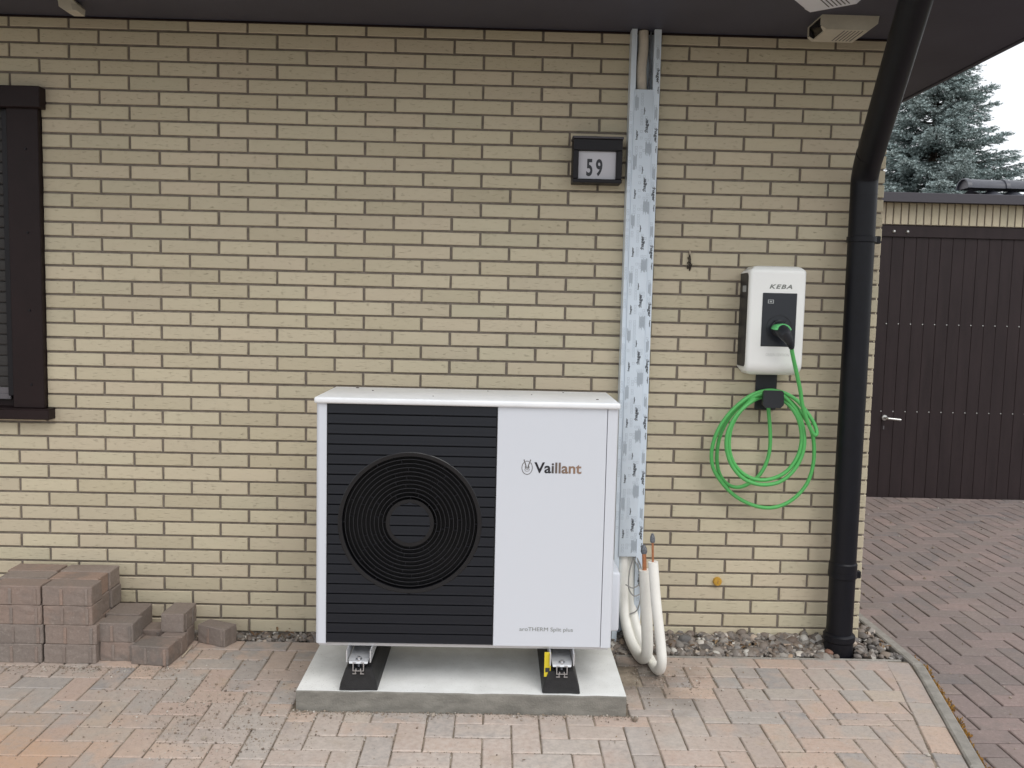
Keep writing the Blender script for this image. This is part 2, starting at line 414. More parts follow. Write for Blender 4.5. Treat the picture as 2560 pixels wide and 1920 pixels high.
# ---- paving helpers
def clip(poly, a, b, c):
    # keep a*x + b*y <= c
    o = []
    for i in range(len(poly)):
        p, q = poly[i], poly[(i + 1) % len(poly)]
        dp, dq = a * p[0] + b * p[1] - c, a * q[0] + b * q[1] - c
        if dp <= 0: o.append(p)
        if (dp < 0 < dq) or (dq < 0 < dp):
            t = dp / (dp - dq); o.append((p[0] + (q[0] - p[0]) * t, p[1] + (q[1] - p[1]) * t))
    return o
def area(p): return abs(sum(p[i][0] * p[(i + 1) % len(p)][1] - p[(i + 1) % len(p)][0] * p[i][1] for i in range(len(p)))) / 2
def inset(p, d):
    # convex counter-clockwise polygon moved inwards
    n = len(p); o = []
    for i in range(n):
        a, b, c = Vector(p[i - 1]), Vector(p[i]), Vector(p[(i + 1) % n])
        e1, e2 = (b - a).normalized(), (c - b).normalized(); n1, n2 = Vector((-e1.y, e1.x)), Vector((-e2.y, e2.x))
        k = 1 + n1.dot(n2); o.append(tuple(b + (n1 + n2) * d / max(k, .35)))
    return o
def ccw(p):
    s = sum(p[i][0] * p[(i + 1) % len(p)][1] - p[(i + 1) % len(p)][0] * p[i][1] for i in range(len(p)))
    return p if s > 0 else p[::-1]
def clean(p):
    o = []
    for q in p:
        if not o or math.hypot(q[0] - o[-1][0], q[1] - o[-1][1]) > .004: o.append(q)
    if len(o) > 2 and math.hypot(o[0][0] - o[-1][0], o[0][1] - o[-1][1]) < .004: o.pop()
    return o
JOINT = .0038
def paver_geo(mb, poly, zt=0., depth=.06, ch=.0042, mi=0):
    p = ccw(clean(poly))
    if len(p) < 3: return
    n = len(p); a = inset(p, JOINT * .5 + .0006); t = inset(p, JOINT * .5 + ch)
    vs = [(x, y, zt - depth) for x, y in a] + [(x, y, zt - ch * .8) for x, y in a] + [(x, y, zt) for x, y in t]
    fs = [list(range(2 * n, 3 * n))]
    for i in range(n):
        j = (i + 1) % n; fs += [[i, j, n + j, n + i], [n + i, n + j, 2 * n + j, 2 * n + i]]
    mb.add(vs, fs, mi)
def herring(ox, oy, p, phase, x0, x1, y0, y1):
    # 90-degree herringbone; row counts downwards from oy
    for i in range(int((x0 - ox) / p) - 3, int((x1 - ox) / p) + 4):
        for r in range(int((oy - y1) / p) - 3, int((oy - y0) / p) + 4):
            c = (i + r - phase) % 4
            if c == 0: q = (i, i + 2, r, r + 1)
            elif c == 2: q = (i, i + 1, r, r + 2)
            else: continue
            X0, X1, Y1, Y0 = ox + q[0] * p, ox + q[1] * p, oy - q[2] * p, oy - q[3] * p
            yield [(X0, Y0), (X1, Y0), (X1, Y1), (X0, Y1)]
_cache = {}
def lay(parent, polys, m, zt, near, stuff_name, limit=290, jit=.0012):
    # nearest whole pieces become parts of their own, the remainder one joined part
    polys = [ccw(clean(p)) for p in polys]; polys = [p for p in polys if len(p) > 2 and area(p) > .0006]
    def cen(p): return (sum(a for a, b in p) / len(p), sum(b for a, b in p) / len(p))
    key = sorted(polys, key=lambda p: near(*cen(p)))
    own = [p for p in key if near(*cen(p)) < 1e5][:limit]; ids = set(map(id, own)); rest = [p for p in key if id(p) not in ids]
    for p in own:
        c = cen(p); sig = tuple((round(a - c[0], 3), round(b - c[1], 3)) for a, b in p)
        if sig not in _cache or len(_cache[sig]) < 3:
            mb = MB(); paver_geo(mb, [(a - c[0] + random.gauss(0, .0006), b - c[1] + random.gauss(0, .0006)) for a, b in p])
            me = mb.mesh('paver', m, fix=False); _cache.setdefault(sig, []).append(me)
        else:
            me = random.choice(_cache[sig])
        if me.materials[0] is not m:
            mb = MB(); paver_geo(mb, [(a - c[0], b - c[1]) for a, b in p]); me = mb.mesh('paver', m, fix=False)
        copy_piece('paver', me, parent, (c[0], c[1], zt + random.uniform(-jit, jit)), random.gauss(0, .004), random.gauss(0, .006), random.gauss(0, .004))
    if rest:
        mb = MB()
        for p in rest: paver_geo(mb, p, zt + random.uniform(-jit, jit))
        part(stuff_name, mb, m, parent, kind='stuff', fix=False)
    return len(own)

# kerb line (left edge) and the line of blocks along it
KB = [(3.366, .60), (3.383, -.242), (3.178, -1.085), (2.93, -2.12), (2.45, -4.1), (2.0, -6.0)]
def kerb_x(y):
    for (xa, ya), (xb, yb) in zip(KB, KB[1:]):
        if yb <= y <= ya: return xa + (xb - xa) * (ya - y) / (ya - yb)
    return KB[-1][0]

fore = single('forecourt', MB().add([(-6, -6, -.0055), (2.0, -6, -.0055), (3.18, -1.085, -.0055), (3.385, -.242, -.0055), (3.385, -.19, -.0055), (-6, -.19, -.0055)], [[0, 1, 2, 3, 4, 5]]).add([(-6, -.19, -.0055), (2.16, -.19, -.0055), (2.16, -.085, -.0055), (-6, -.085, -.0055)], [[0, 1, 2, 3]]), MT['joint'], kind='structure')
P_ = .1003
polys = []
SX0, SX1, SY = .872, 2.092, -.748                      # slab foot print
def region(gen, *planes):
    for p in gen:
        for pl in planes:
            p = clip(p, *pl)
            if len(p) < 3: break
        else: polys.append(p)
# left field
SB0, SB1 = .8594, 2.1622
region(herring(.0570, -.492, P_, 1, -6, SX0, -6, -.19), (1, 0, SB0), (0, 1, -.192), (0, -1, 6), (-1, 0, 6))
# in front of the slab
region(herring(1.1603, -.829, P_, 3, SX0, SB1, -6, SY), (1, 0, SB1), (-1, 0, -SB0), (0, 1, SY), (0, -1, 6))
# right field, cut along the kerb blocks (line through (3.284,-.241) and (3.066,-1.088))
lx, ly = 3.284, -.241; nx, ny = .8472, -.2182
region(herring(2.964, -.592, P_, 0, 2.09, 3.4, -6, -.49), (-1, 0, -2.098), (0, 1, -.492), (0, -1, -SY), (nx, ny, nx * lx + ny * ly))
region(herring(2.964, -.592, P_, 0, 2.09, 3.4, -6, -.49), (-1, 0, -SB1), (0, 1, SY), (0, -1, 6), (nx, ny, nx * lx + ny * ly))
for k in range(12):                                    # header row under the border
    x = 2.188 + k * P_
    p = [(x, -.492), (x + P_, -.492), (x + P_, -.291), (x, -.291)]
    if k < 5: region([[(x, -.391), (x + P_, -.391), (x + P_, -.291), (x, -.291)], [(x, -.492), (x + P_, -.492), (x + P_, -.391), (x, -.391)]], (nx, ny, nx * lx + ny * ly), (-1, 0, -2.105))
    else: region([p], (nx, ny, nx * lx + ny * ly), (-1, 0, -2.105))
for k in range(-3, 6):                                 # border row beside the gravel, right
    x = 2.513 + k * .2006
    region([[(x, -.291), (x + .2006, -.291), (x + .2006, -.191), (x, -.191)]], (-1, 0, -2.105), (nx, ny, nx * lx + ny * ly))
for k in range(-30, 6):                                # border row, left
    x = -.09 + k * .2006
    region([[(x, -.191), (x + .2006, -.191), (x + .2006, -.090), (x, -.090)]], (1, 0, SX0))
# blocks along the kerb
yy = -.212
while yy > -5.9:
    y2 = yy - .195
    polys.append([(kerb_x(yy) - .103, yy + .012), (kerb_x(y2) - .103, y2 + .012), (kerb_x(y2), y2), (kerb_x(yy), yy)]); yy = y2
def near_fore(x, y):
    if y < -1.45 or x < -.75 or (x < -.1 and y < -1.0 - (x + .1) * 0 and x < -.35): return 1e6
    return (CAM.x - x) ** 2 * .3 + (y + 1.1) ** 2
CRUMB = [p for p in polys if -1.45 < p[0][1] < -.2 and -.8 < p[0][0] < 3.3]
nf = lay(fore, polys, MT['pav'], 0., near_fore, 'far_pavers', 300)

# ---- driveway
DZ = -.018
drive = single('driveway', MB().add([(2.0, -6, DZ - .016), (14, -6, DZ - .016), (14, 3.32, DZ - .016), (3.3, 3.32, DZ - .016), (3.3, .2, DZ - .016), (3.43, -.242, DZ - .016), (3.22, -1.085, DZ - .016), (2.5, -4.1, DZ - .016)], [[0, 1, 2, 3, 4, 5, 6, 7]]), MT['joint_dark'], kind='structure')
JOINT = .0055
polys = []
region(herring(3.985, .93, P_, 2, 2.2, 9, -4, 3.3), (0, 1, 3.305), (0, -1, 4), (1, 0, 9))
dp = []
for p in polys:
    cy = sum(b for a, b in p) / len(p); kx = (kerb_x(cy) if cy < .6 else 3.26) + .062 if cy < .45 else 3.262
    if cy < -.242: q = clip(p, -.9716, .2363 * 1, -(.9716 * (3.383 + .062) - .2363 * -.242) )
    else: q = clip(p, -1, 0, -kx)
    if len(q) > 2: dp.append(q)
def near_drive(x, y):
    # in sight between the house corner and the right-hand edge of the view
    xl = CAM.x + (3.25 - CAM.x) * (y - CAM.y) / (0 - CAM.y) if y > 0 else 3.0
    xr = CAM.x + (y - CAM.y) * .66
    if x < xl - .12 or x > xr + .1 or y < -1.35: return 1e6
    return (x - CAM.x) ** 2 + (y - CAM.y) ** 2
nd = lay(drive, dp, MT['pav_drive'], DZ, near_drive, 'far_pavers', 300)
print('pavers', nf, nd)

# ---- kerb and gravel edging
kb = MB()
for (xa, ya), (xb, yb) in zip(KB, KB[1:]):
    w = .047; g = .002
    d = Vector((xb - xa, yb - ya)).normalized(); L = math.hypot(xb - xa, yb - ya); nseg = max(1, round(L / .85))
    nrm = Vector((-d.y, d.x))
    for s_ in range(nseg):
        a = Vector((xa, ya)) + d * (L * s_ / nseg + g); b = Vector((xa, ya)) + d * (L * (s_ + 1) / nseg - g)
        q = [a, a + nrm * w, b + nrm * w, b]
        q = ccw([tuple(v) for v in q]); n = 4; t = inset(q, .006)
        vs_ = [(x, y, -.15) for x, y in q] + [(x, y, .004) for x, y in q] + [(x, y, .009) for x, y in t]
        kb.add(vs_, [[8, 9, 10, 11]] + [f for i in range(4) for f in ([i, (i + 1) % 4, 4 + (i + 1) % 4, 4 + i], [4 + i, 4 + (i + 1) % 4, 8 + (i + 1) % 4, 8 + i])])
single('kerb', kb, MT['kerbc'], kind='structure')
single('gravel_edging', MB().box(2.12, 3.36, -.1895, -.176, -.1, .001, .003), MT['kerbc'], kind='structure')
single('gravel_bed', MB().add([(-6, -.1, -.03), (2.1, -.1, -.03), (2.1, -.2, -.028), (3.40, -.2, -.028), (3.40, .5, -.028), (-6, .5, -.03)], [[0, 1, 2, 3, 4, 5]]), MT['soil'], kind='structure')

# ================================================================== HOUSE
ZT = 2.6068; CP = .06196; ZS = 2.655
house = thing('house', 'cream brick house with dark brown eaves and shuttered window', 'house', (1.6, 0, 0))
# mortar core with the window opening
WX1, WZ0, WZ1 = -.372, .985, 2.30; WX0 = -1.95; XL = -4.0; XR = 3.245
mb = MB(); yb = .0065
mb.box(XL, WX0, yb, .3, -.15, ZS - .003); mb.box(WX0, WX1, yb, .3, -.15, WZ0); mb.box(WX0, WX1, yb, .3, WZ1, ZS - .003); mb.box(WX1, XR - .0065, yb, .3, -.15, ZS - .003)
mb.box(XR - .30, XR - .0065, .3, 6.0, -.15, ZS - .003)
wall = part('wall', mb, MT['mortar'], house, fix=False)

def brick_geo(mb, x0, x1, z0, z1, dep=.03, ch=.0022, j=0., y=0.):
    J = lambda: random.uniform(-j, j)
    a = [(x0 + J(), z0 + J()), (x1 + J(), z0 + J()), (x1 + J(), z1 + J()), (x0 + J(), z1 + J())]
    i = [(a[0][0] + ch, a[0][1] + ch), (a[1][0] - ch, a[1][1] + ch), (a[2][0] - ch, a[2][1] - ch), (a[3][0] + ch, a[3][1] - ch)]
    vs = [(p, y + dep, q) for p, q in a] + [(p, y + .0022, q) for p, q in a] + [(p, y, q) for p, q in i]
    fs = [[8, 9, 10, 11]]
    for k in range(4):
        l = (k + 1) % 4; fs += [[k, l, 4 + l, 4 + k], [4 + k, 4 + l, 8 + l, 8 + k]]
    mb.add(vs, fs)
VAR = []
for k in range(6):
    mb = MB(); brick_geo(mb, -.1198, .1198, -.0262, .0262, j=.0009); VAR.append(mb.mesh('brick', MT['brick'], fix=False))
cands = []; cut = []
for c in range(-1, 43):                        # course c lies between joints c-1 and c
    z1 = ZT - (c - 1) * CP - .0048; z0 = ZT - c * CP + .0048
    z1 = min(z1, ZS - .001)
    if z1 - z0 < .01: continue
    off = 0 if c % 2 == 0 else .125
    k = math.floor((XL - off) / .25)
    while off + k * .25 < XR - .02:
        x0 = off + k * .25 + .0052; x1 = x0 + .2396; k += 1
        x1 = min(x1, XR); full = abs(x1 - x0 - .2396) < 1e-4 and abs(z1 - z0 - (CP - .0096)) < 1e-3
        zc = (z0 + z1) / 2
        if WZ0 < zc < WZ1 + .02:
            if x0 > WX0 - .01 and x1 < WX1 + .01: continue
            if x0 < WX1 < x1: x0 = WX1 + .001; full = False
            if x0 < WX0 < x1: x1 = WX0 - .001; full = False
        (cands if full else cut).append((x0, x1, z0, z1))
def shown(b):
    x, z = (b[0] + b[1]) / 2, (b[2] + b[3]) / 2
    if x < -.62: return 9 - x
    if .90 < x < 2.10 and z < .98: return 8
    if 2.10 < x < 2.27 or (2.66 < x < 2.88 and 1.2 < z < 1.7) or x < .0 and z < .33: return 7
    if 3.03 < x: return 6
    return math.hypot(x - CAM.x, z - CAM.z)
cands.sort(key=shown)
for b in cands[:300]:
    copy_piece('brick', random.choice(VAR), wall, ((b[0] + b[1]) / 2, random.uniform(-.0006, .0006), (b[2] + b[3]) / 2), random.gauss(0, .0016), random.gauss(0, .003), random.gauss(0, .0014))
mb = MB()
for b in cands[300:] + cut: brick_geo(mb, *b, j=.0008, y=random.uniform(-.0007, .0007))
part('remaining_bricks', mb, MT['brick'], wall, kind='stuff', fix=False)
# returns of the courses round the corner
mb = MB()
for c in range(0, 43):
    z1 = min(ZT - (c - 1) * CP - .0048, ZS - .001); z0 = ZT - c * CP + .0048
    y = 0.; k = 0
    while y < 5.9:
        L = (.115 if c % 2 == 0 else .24) if k == 0 else .24
        tmp = MB(); brick_geo(tmp, y + (.0022 if k == 0 else 0), y + L, z0, z1, j=.0006)
        mb.add([(XR - v[1], v[0], v[2]) for v in tmp.v], [f[::-1] for f in tmp.f]); y += L + .0104; k += 1
part('corner_bricks', mb, MT['brick'], wall, kind='stuff', fix=False)

# eaves: soffit, fascia, gutter, roof
EX, EY = 3.756, -.87
sof = part('soffit', MB().box(-6, EX, EY, 9, ZS, ZS + .03), MT['soffit'], house)
part('ledger_board', MB().box(XL, XR, -.010, -.0012, ZS - .008, ZS - .001, .001), MT['trim'], house)
part('fascia', MB().box(-6, EX + .02, EY - .022, EY - .002, ZS - .02, ZS + .22, .003).box(EX + .002, EX + .022, EY, 9, ZS - .008, ZS + .22, .003), MT['soffit'], house)
rf = MB(); zr = ZS + .2
rf.add([(-6, EY - .1, zr), (EX + .1, EY - .1, zr), (EX + .1, 9, zr), (-6, 9, zr), (-6, 4, zr + 1.9), (-.6, 4, zr + 1.9), (-.6, 5, zr + 1.9), (-6, 5, zr + 1.9)], [[0, 1, 5, 4], [1, 2, 6, 5], [2, 3, 7, 6], [4, 5, 6, 7], [0, 4, 7, 3], [0, 3, 2, 1]])
part('roof', rf, MT['tile'], house)
gt = MB(); pr = [(EY - .10 + .065 * math.cos(a), ZS + .14 + .065 * math.sin(a)) for a in [math.pi + math.pi * k / 12 for k in range(13)]]
gt.prism(pr + [(y_, z_) for y_, z_ in [(EY - .10 + .060 * math.cos(a), ZS + .14 + .060 * math.sin(a)) for a in [2 * math.pi - math.pi * k / 12 for k in range(13)]]], 'x', -6, EX + .05)
part('gutter', gt, MT['pipe_black'], house)

# window with closed roller shutter
wt = MB()
wt.box(-.505, -.372, -.028, .10, .998, 2.272, .003)                         # right trim board
wt.box(-1.97, -1.837, -.028, .10, .998, 2.272, .003)
wt.box(-1.8365, -.5055, .03, .10, .998, 1.048, .002)
win = part('window', wt, MT['trim'], house)
part('hood_board', MB().box(-1.99, -.351, -.052, .10, 2.268, 2.356, .003), MT['trim'], win)
part('sill', MB().box(-2.0, -.340, -.055, .10, .951, .994, .003).box(-2.0, -.341, -.050, .1, .9945, .9972), MT['trim'], win)
part('guide_rail', MB().box(-.5355, -.506, -.010, .05, 1.0485, 2.2675, .002), MT['trim2'], win)
part('guide_rail', MB().box(-1.8365, -1.807, -.010, .05, 1.0485, 2.2675, .002), MT['trim2'], win)
part('bottom_bar', MB().box(-1.806, -.5365, .012, .022, 1.030, 1.056, .002).box(-1.806, -.5365, .0125, .030, 1.0565, 1.082), MT['alu_dull'], win)
ms = MB(); prof = [(.028, -.0005), (.0185, .001), (.0165, .006), (.0160, .023), (.0165, .040), (.0185, .0435), (.0215, .0455), (.028, .0455)]
ms.prism(prof, 'x', -.635, .635); slat_me = ms.mesh('slat', MT['shutter'])
for k in range(26):
    z = 1.083 + k * .046
    if z < 2.26: copy_piece('slat', slat_me, win, (-1.1713, 0, z))
sm = MB()
for z in (1.10, 1.42, 1.75, 2.1):
    part('screw', MB().lathe([(.0001, -.0315), (.004, -.031), (.0055, -.0285), (.0055, -.027)], (-.425, 0, z), 'y', 12), MT['trim2'], win)

# ---- downpipe
dpz = thing('downpipe', 'black drainpipe bending from the eaves down the right wall corner', 'drainpipe', (3.135, -.10, 0))
ax, ay, pr_ = 3.112, -.112, .0545
mb = MB().tube([(ax, ay, .40), (ax, ay, 1.2), (ax - .002, ay, 2.0)], pr_, 28)
part('pipe', mb, MT['pipe_black'], dpz)
part('elbow', MB().tube([(ax - .002, ay, 1.985), (ax - .002, ay, 2.045), (ax - .006, ay - .018, 2.078), (ax - .015, ay - .055, 2.110), (ax - .027, ay - .105, 2.142)], [.0549, .0549, .0549, .0549, .0549], 28, res=5), MT['pipe_black'], dpz)
part('slanted_pipe', MB().tube([(ax - .020, ay - .08, 2.126), (2.947, -.85, 2.528), (2.930, -.93, 2.575)], [pr_, pr_, pr_], 28), MT['pipe_black'], dpz)
part('lower_pipe', MB().tube([(ax, ay, .03), (ax, ay, .41)], .055, 28), MT['pipe_black'], dpz)
part('sleeve', MB().lathe([(.055, .34), (.0595, .345), (.0595, .405), (.0535, .412)], (ax, ay, 0), 'z', 28), MT['pipe_black'], dpz)
part('foot_collar', MB().lathe([(.053, -.06), (.060, -.05), (.061, .055), (.067, .062), (.067, .085), (.060, .092), (.054, .094)], (ax, ay, 0), 'z', 28), MT['pipe_black'], dpz)
for z in (1.80, .355):
    br = MB().lathe([(pr_, z - .013), (.0605, z - .011), (.0605, z + .011), (pr_, z + .013)], (ax, ay, 0), 'z', 28)
    br.box(ax + .055, ax + .078, ay - .012, ay + .012, z - .016, z + .016, .003).box(ax - .008, ax + .008, ay + .05, .004, z - .009, z + .009)
    part('bracket', br, MT['pipe_black'], dpz)

# ================================================================== CONCRETE SLAB
slab = thing('concrete_slab', 'low concrete slab with white painted top under the heat pump', 'slab', (1.48, -.45, 0))
bm = bmesh.new(); nxs = 22
top = MB()
def slab_edge(x): return -.742 - (x - .88) * .008
fr = [(.878 + (2.084 - .878) * k / nxs) for k in range(nxs + 1)]
rng = random.Random(3)
zb = [(.0735 + rng.uniform(-.002, .001), slab_edge(x) + rng.uniform(-.0018, .0018)) for x in fr]
vs_ = []
for x, (zt_, y_) in zip(fr, zb): vs_ += [(x, y_, -.05), (x, y_, zt_ - .004), (x, y_ + .004, zt_), (x, -.14, .0745), (x, -.14, -.05)]
fs_ = [[5 * i + k, 5 * i + k + 1, 5 * (i + 1) + k + 1, 5 * (i + 1) + k] for i in range(nxs) for k in (0, 1, 3)] + [[0, 4, 3, 2, 1], [5 * nxs + k for k in (0, 1, 2, 3, 4)]]
part('slab_body', MB().add(vs_, fs_), MT['concrete'], slab)
tf = [[5 * i + 2, 5 * i + 3, 5 * (i + 1) + 3, 5 * (i + 1) + 2] for i in range(nxs)]
part('painted_top', MB().add(vs_, tf), MT['slab_top'], slab)

# ================================================================== HEAT PUMP UNIT
hp = thing('heat_pump', 'white outdoor heat pump unit with black slatted fan grille', 'heat pump', (1.484, -.503, .234))
X0, X1, YF, YBk, ZB, ZC = .9385, 2.0285, -.700, -.305, .236, 1.126
GX0, GX1, SEAM = .978, 1.590, 1.988
CXc, CZc, CR = 1.280, .692, .259
cs = MB().box(X0 + .004, X1 - .004, YF + .070, YBk, ZB + .002, ZC, .004, 2)
part('casing', cs, MT['casing'], hp)
def post(x0, x1, r, right=False):
    # rounded corner post, plan outline extruded upwards
    pl = []
    if not right:
        cx, cy = x0 + r, YF + r
        pl = [(cx + r * math.cos(a), cy + r * math.sin(a)) for a in [math.pi + math.pi / 2 * k / 8 for k in range(9)]] + [(x1, YF), (x1, YF + .069), (x0, YF + .069)]
    else:
        cx, cy = x1 - r, YF + r
        pl = [(x0, YF + .069), (x0, YF)] + [(cx + r * math.cos(a), cy + r * math.sin(a)) for a in [1.5 * math.pi + math.pi / 2 * k / 8 for k in range(9)]] + [(x1, YF + .069)]
    return MB().prism(pl, 'z', ZB, ZC, smooth=True)
part('corner_post', post(X0, GX0 - .0005, .016), MT['casing'], hp)
part('corner_post', post(SEAM + .0012, X1, .016, True), MT['casing'], hp)
part('front_panel', MB().box(GX1 + .001, SEAM - .0012, YF - .0005, YF + .069, ZB + .001, ZC, .0015), MT['casing'], hp)
part('base_tray', MB().box(X0 + .01, X1 - .01, YF + .012, YBk - .003, ZB - .012, ZB + .001, .002), MT['zinc'], hp)
cv = MB().box(X0 - .006, X1 + .004, YF - .012, YBk + .008, ZC - .002, ZC + .021, .0075, 3)
part('top_cover', cv, MT['cover'], hp)
dt = MB()
rr = random.Random(5)
for x, y, s_ in [(1.03, -.345, .006), (1.96, -.60, .0045), (1.105, -.44, .0035), (1.55, -.36, .0025), (1.72, -.47, .0025), (1.35, -.6, .0025), (1.85, -.36, .003)]:
    bm = bmesh.new(); bmesh.ops.create_icosphere(bm, subdivisions=1, radius=s_, matrix=Matrix.Translation((x, y, ZC + .0215)) @ Matrix.Diagonal((1.4, 1, .5, 1)))
    dt.from_bm(bm)
part('dirt_specks', dt, MT['soil'], hp, kind='stuff', fix=False)
# grille: frame, slats cut round the fan opening, rings
gf = MB().box(GX0, GX0 + .004, YF - .002, YF + .05, ZB + .004, ZC).box(GX1 - .003, GX1, YF - .002, YF + .05, ZB + .004, ZC).box(GX0 + .004, GX1 - .003, YF + .048, YF + .06, ZB + .004, ZC)
gr = part('grille', gf, MT['void'], hp)
NS = 24; zs0, zs1 = ZB + .006, ZC - .001; pit = (zs1 - zs0) / NS
def slat_mesh(z0, keep_out, keep_in, sides=(0, 1)):
    # overlapping lamella profile, cut by circles
    prof = [(.0075, .0), (-.0035, .0012), (-.0040, .0035), (-.0020, .45), (.0005, .90), (.0040, .94), (.0075, 1.0)]
    prof = [(-.0005, 0.0), (-.0040, .04), (-.0040, .09), (-.0032, .22), (-.0026, .36), (-.0020, .5), (-.0013, .64), (-.0006, .78), (.0002, .90), (.0032, .925), (.0055, .955), (.0055, 1.0)]
    mb = MB()
    def strip(fa, fb):
        vs = []
        for dy, t in prof:
            z = z0 + t * pit
            a, b = fa(z), fb(z)
            vs += [(a, YF + dy, z), (b, YF + dy, z), (b, YF + .03, z), (a, YF + .03, z)]
        n = len(prof); fs = []
        for i in range(n - 1):
            if abs(vs[4 * i][0] - vs[4 * i + 1][0]) < 1e-5 and abs(vs[4 * i + 4][0] - vs[4 * i + 5][0]) < 1e-5: continue
            fs += [[4 * i, 4 * i + 1, 4 * i + 5, 4 * i + 4], [4 * i + 1, 4 * i + 2, 4 * i + 6, 4 * i + 5], [4 * i, 4 * i + 4, 4 * i + 7, 4 * i + 3]]
        mb.add(vs, fs)
    if keep_out:
        w = lambda z: math.sqrt(max(0, CR ** 2 - (z - CZc) ** 2))
        if len(sides) == 2: strip(lambda z: GX0 + .0042, lambda z: GX1 - .0032)
        elif sides[0] == 0: strip(lambda z: GX0 + .0042, lambda z: CXc - w(z))
        else: strip(lambda z: CXc + w(z), lambda z: GX1 - .0032)
    else:
        w = lambda z: math.sqrt(max(0, .0735 ** 2 - (z - CZc) ** 2))
        strip(lambda z: CXc - w(z), lambda z: CXc + w(z))
    return mb
for k in range(NS):
    z0 = zs0 + k * pit
    if abs(z0 + pit / 2 - CZc) < CR + pit / 2:
        for sd in ((0,), (1,)): part('slat', slat_mesh(z0, True, False, sd), MT['slat'], gr, fix=False)
    else: part('slat', slat_mesh(z0, True, False), MT['slat'], gr, fix=False)
disc = part('hub_disc', MB().lathe([(.0001, YF + .031), (.086, YF + .031), (.088, YF + .012), (.0875, YF - .001), (.0735, YF - .001), (.0725, YF + .02)], (CXc, 0, CZc), 'y', 64), MT['slat_dark'], hp)
for k in range(NS):
    z0 = zs0 + k * pit
    if z0 + pit > CZc - .0735 and z0 < CZc + .0735: part('slat', slat_mesh(z0, False, True), MT['slat'], disc, fix=False)
part('grille_rim', MB().lathe([(.2615, YF + .03), (.2615, YF - .003), (.259, YF - .0045), (.246, YF - .0035), (.2445, YF + .0), (.2445, YF + .03)], (CXc, 0, CZc), 'y', 96), MT['slat_dark'], hp)
radii = [.2345 - .0151 * k for k in range(10)]
for i, r_ in enumerate(radii):
    rg_ = MB().lathe([(r_ - .0008, YF + .012), (r_ - .0008, YF - .0018)], (CXc, 0, CZc), 'y', 80, mi=1).lathe([(r_ - .0008, YF - .0018), (r_ - .0004, YF - .0026), (r_ + .0004, YF - .0026), (r_ + .0008, YF - .0018)], (CXc, 0, CZc), 'y', 80)
    rg_.lathe([(r_ + .0008, YF - .0018), (r_ + .0008, YF + .012)], (CXc, 0, CZc), 'y', 80, mi=1)
    part('ring', rg_, [MT['edge_hi'], MT['slat_dark']], gr)
allr = [.246] + radii + [.0885]
for i in range(len(allr) - 1):
    ro, ri = allr[i], allr[i + 1]; n_ = 6 if i < 4 else (7 if i < 8 else 8)
    sp = MB()
    for k in range(n_):
        a = 2 * math.pi * k / n_ + i * .47 + (.2 if i % 2 else 0); c_, s_ = math.cos(a), math.sin(a)
        m_ = Matrix.Translation((CXc, 0, CZc)) @ Matrix.Rotation(-a, 4, 'Y')
        sp.box(ri + .0009, ro - .0009, YF - .0012, YF - .0004, -.0008, .0008, xf=m_).box(ri + .0009, ro - .0009, YF - .0003, YF + .010, -.0008, .0008, mi=1, xf=m_)
    part('spokes', sp, [MT['slat'], MT['slat_dark']], gr, kind='stuff')
part('fan_void', MB().box(CXc - .27, CXc + .27, YF + .064, YF + .068, CZc - .27, CZc + .27), MT['void'], hp)
# lettering
LY = YF - .0013
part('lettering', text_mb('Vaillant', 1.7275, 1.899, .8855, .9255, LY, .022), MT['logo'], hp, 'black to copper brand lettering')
em = MB()
def ell(cx, cz, a0, b0, a1, b1, n=40, s=0, e=2 * math.pi, mb=em):
    vs = []
    for k in range(n + 1):
        w = s + (e - s) * k / n; vs += [(cx + a0 * math.cos(w), LY, cz + b0 * math.sin(w)), (cx + a1 * math.cos(w), LY, cz + b1 * math.sin(w))]
    mb.add(vs, [[2 * k, 2 * k + 1, 2 * k + 3, 2 * k + 2] for k in range(n)])
ex, ez = 1.7015, .9045
ell(ex, ez, .0200, .0255, .0178, .0232, s=math.radians(128), e=math.radians(412)); ell(ex, ez, .0200, .0255, .0178, .0232, n=10, s=math.radians(72), e=math.radians(108))
for sg in (-1, 1):                                          # ears, brows, eyes
    em.add([(ex + sg * .0015, LY - .0002, ez + .004), (ex + sg * .0105, LY - .0002, ez + .0305), (ex + sg * .0138, LY - .0002, ez + .0290), (ex + sg * .0048, LY - .0002, ez + .0045)], [[0, 1, 2, 3]])
    em.add([(ex + sg * .0088, LY - .0001, ez + .001), (ex + sg * .0075, LY - .0001, ez + .006), (ex + sg * .0018, LY - .0001, ez + .0025), (ex + sg * .0022, LY - .0001, ez - .0005)], [[0, 1, 2, 3]])
    em.add([(ex + sg * .0070, LY - .0001, ez - .0015), (ex + sg * .0050, LY - .0001, ez - .0005), (ex + sg * .0040, LY - .0001, ez - .0045), (ex + sg * .0060, LY - .0001, ez - .0062)], [[0, 1, 2, 3]])
    em.add([(ex + sg * .0100, LY - .0001, ez - .0035), (ex + sg * .0089, LY - .0001, ez - .0035), (ex + sg * .0058, LY - .0001, ez - .0120), (ex + sg * .0066, LY - .0001, ez - .0132)], [[0, 1, 2, 3]])
em.add([(ex - .0011, LY - .0001, ez + .002), (ex + .0011, LY - .0001, ez + .002), (ex + .0013, LY - .0001, ez - .009), (ex - .0013, LY - .0001, ez - .009)], [[0, 1, 2, 3]])
ell(ex, ez - .0105, .0052, .0042, .0043, .0034, 14, math.pi, 2 * math.pi)
part('emblem', em, mat('bronze_ink', (.115, .105, .095), .45), hp, 'oval emblem with a hare head', fix=False)
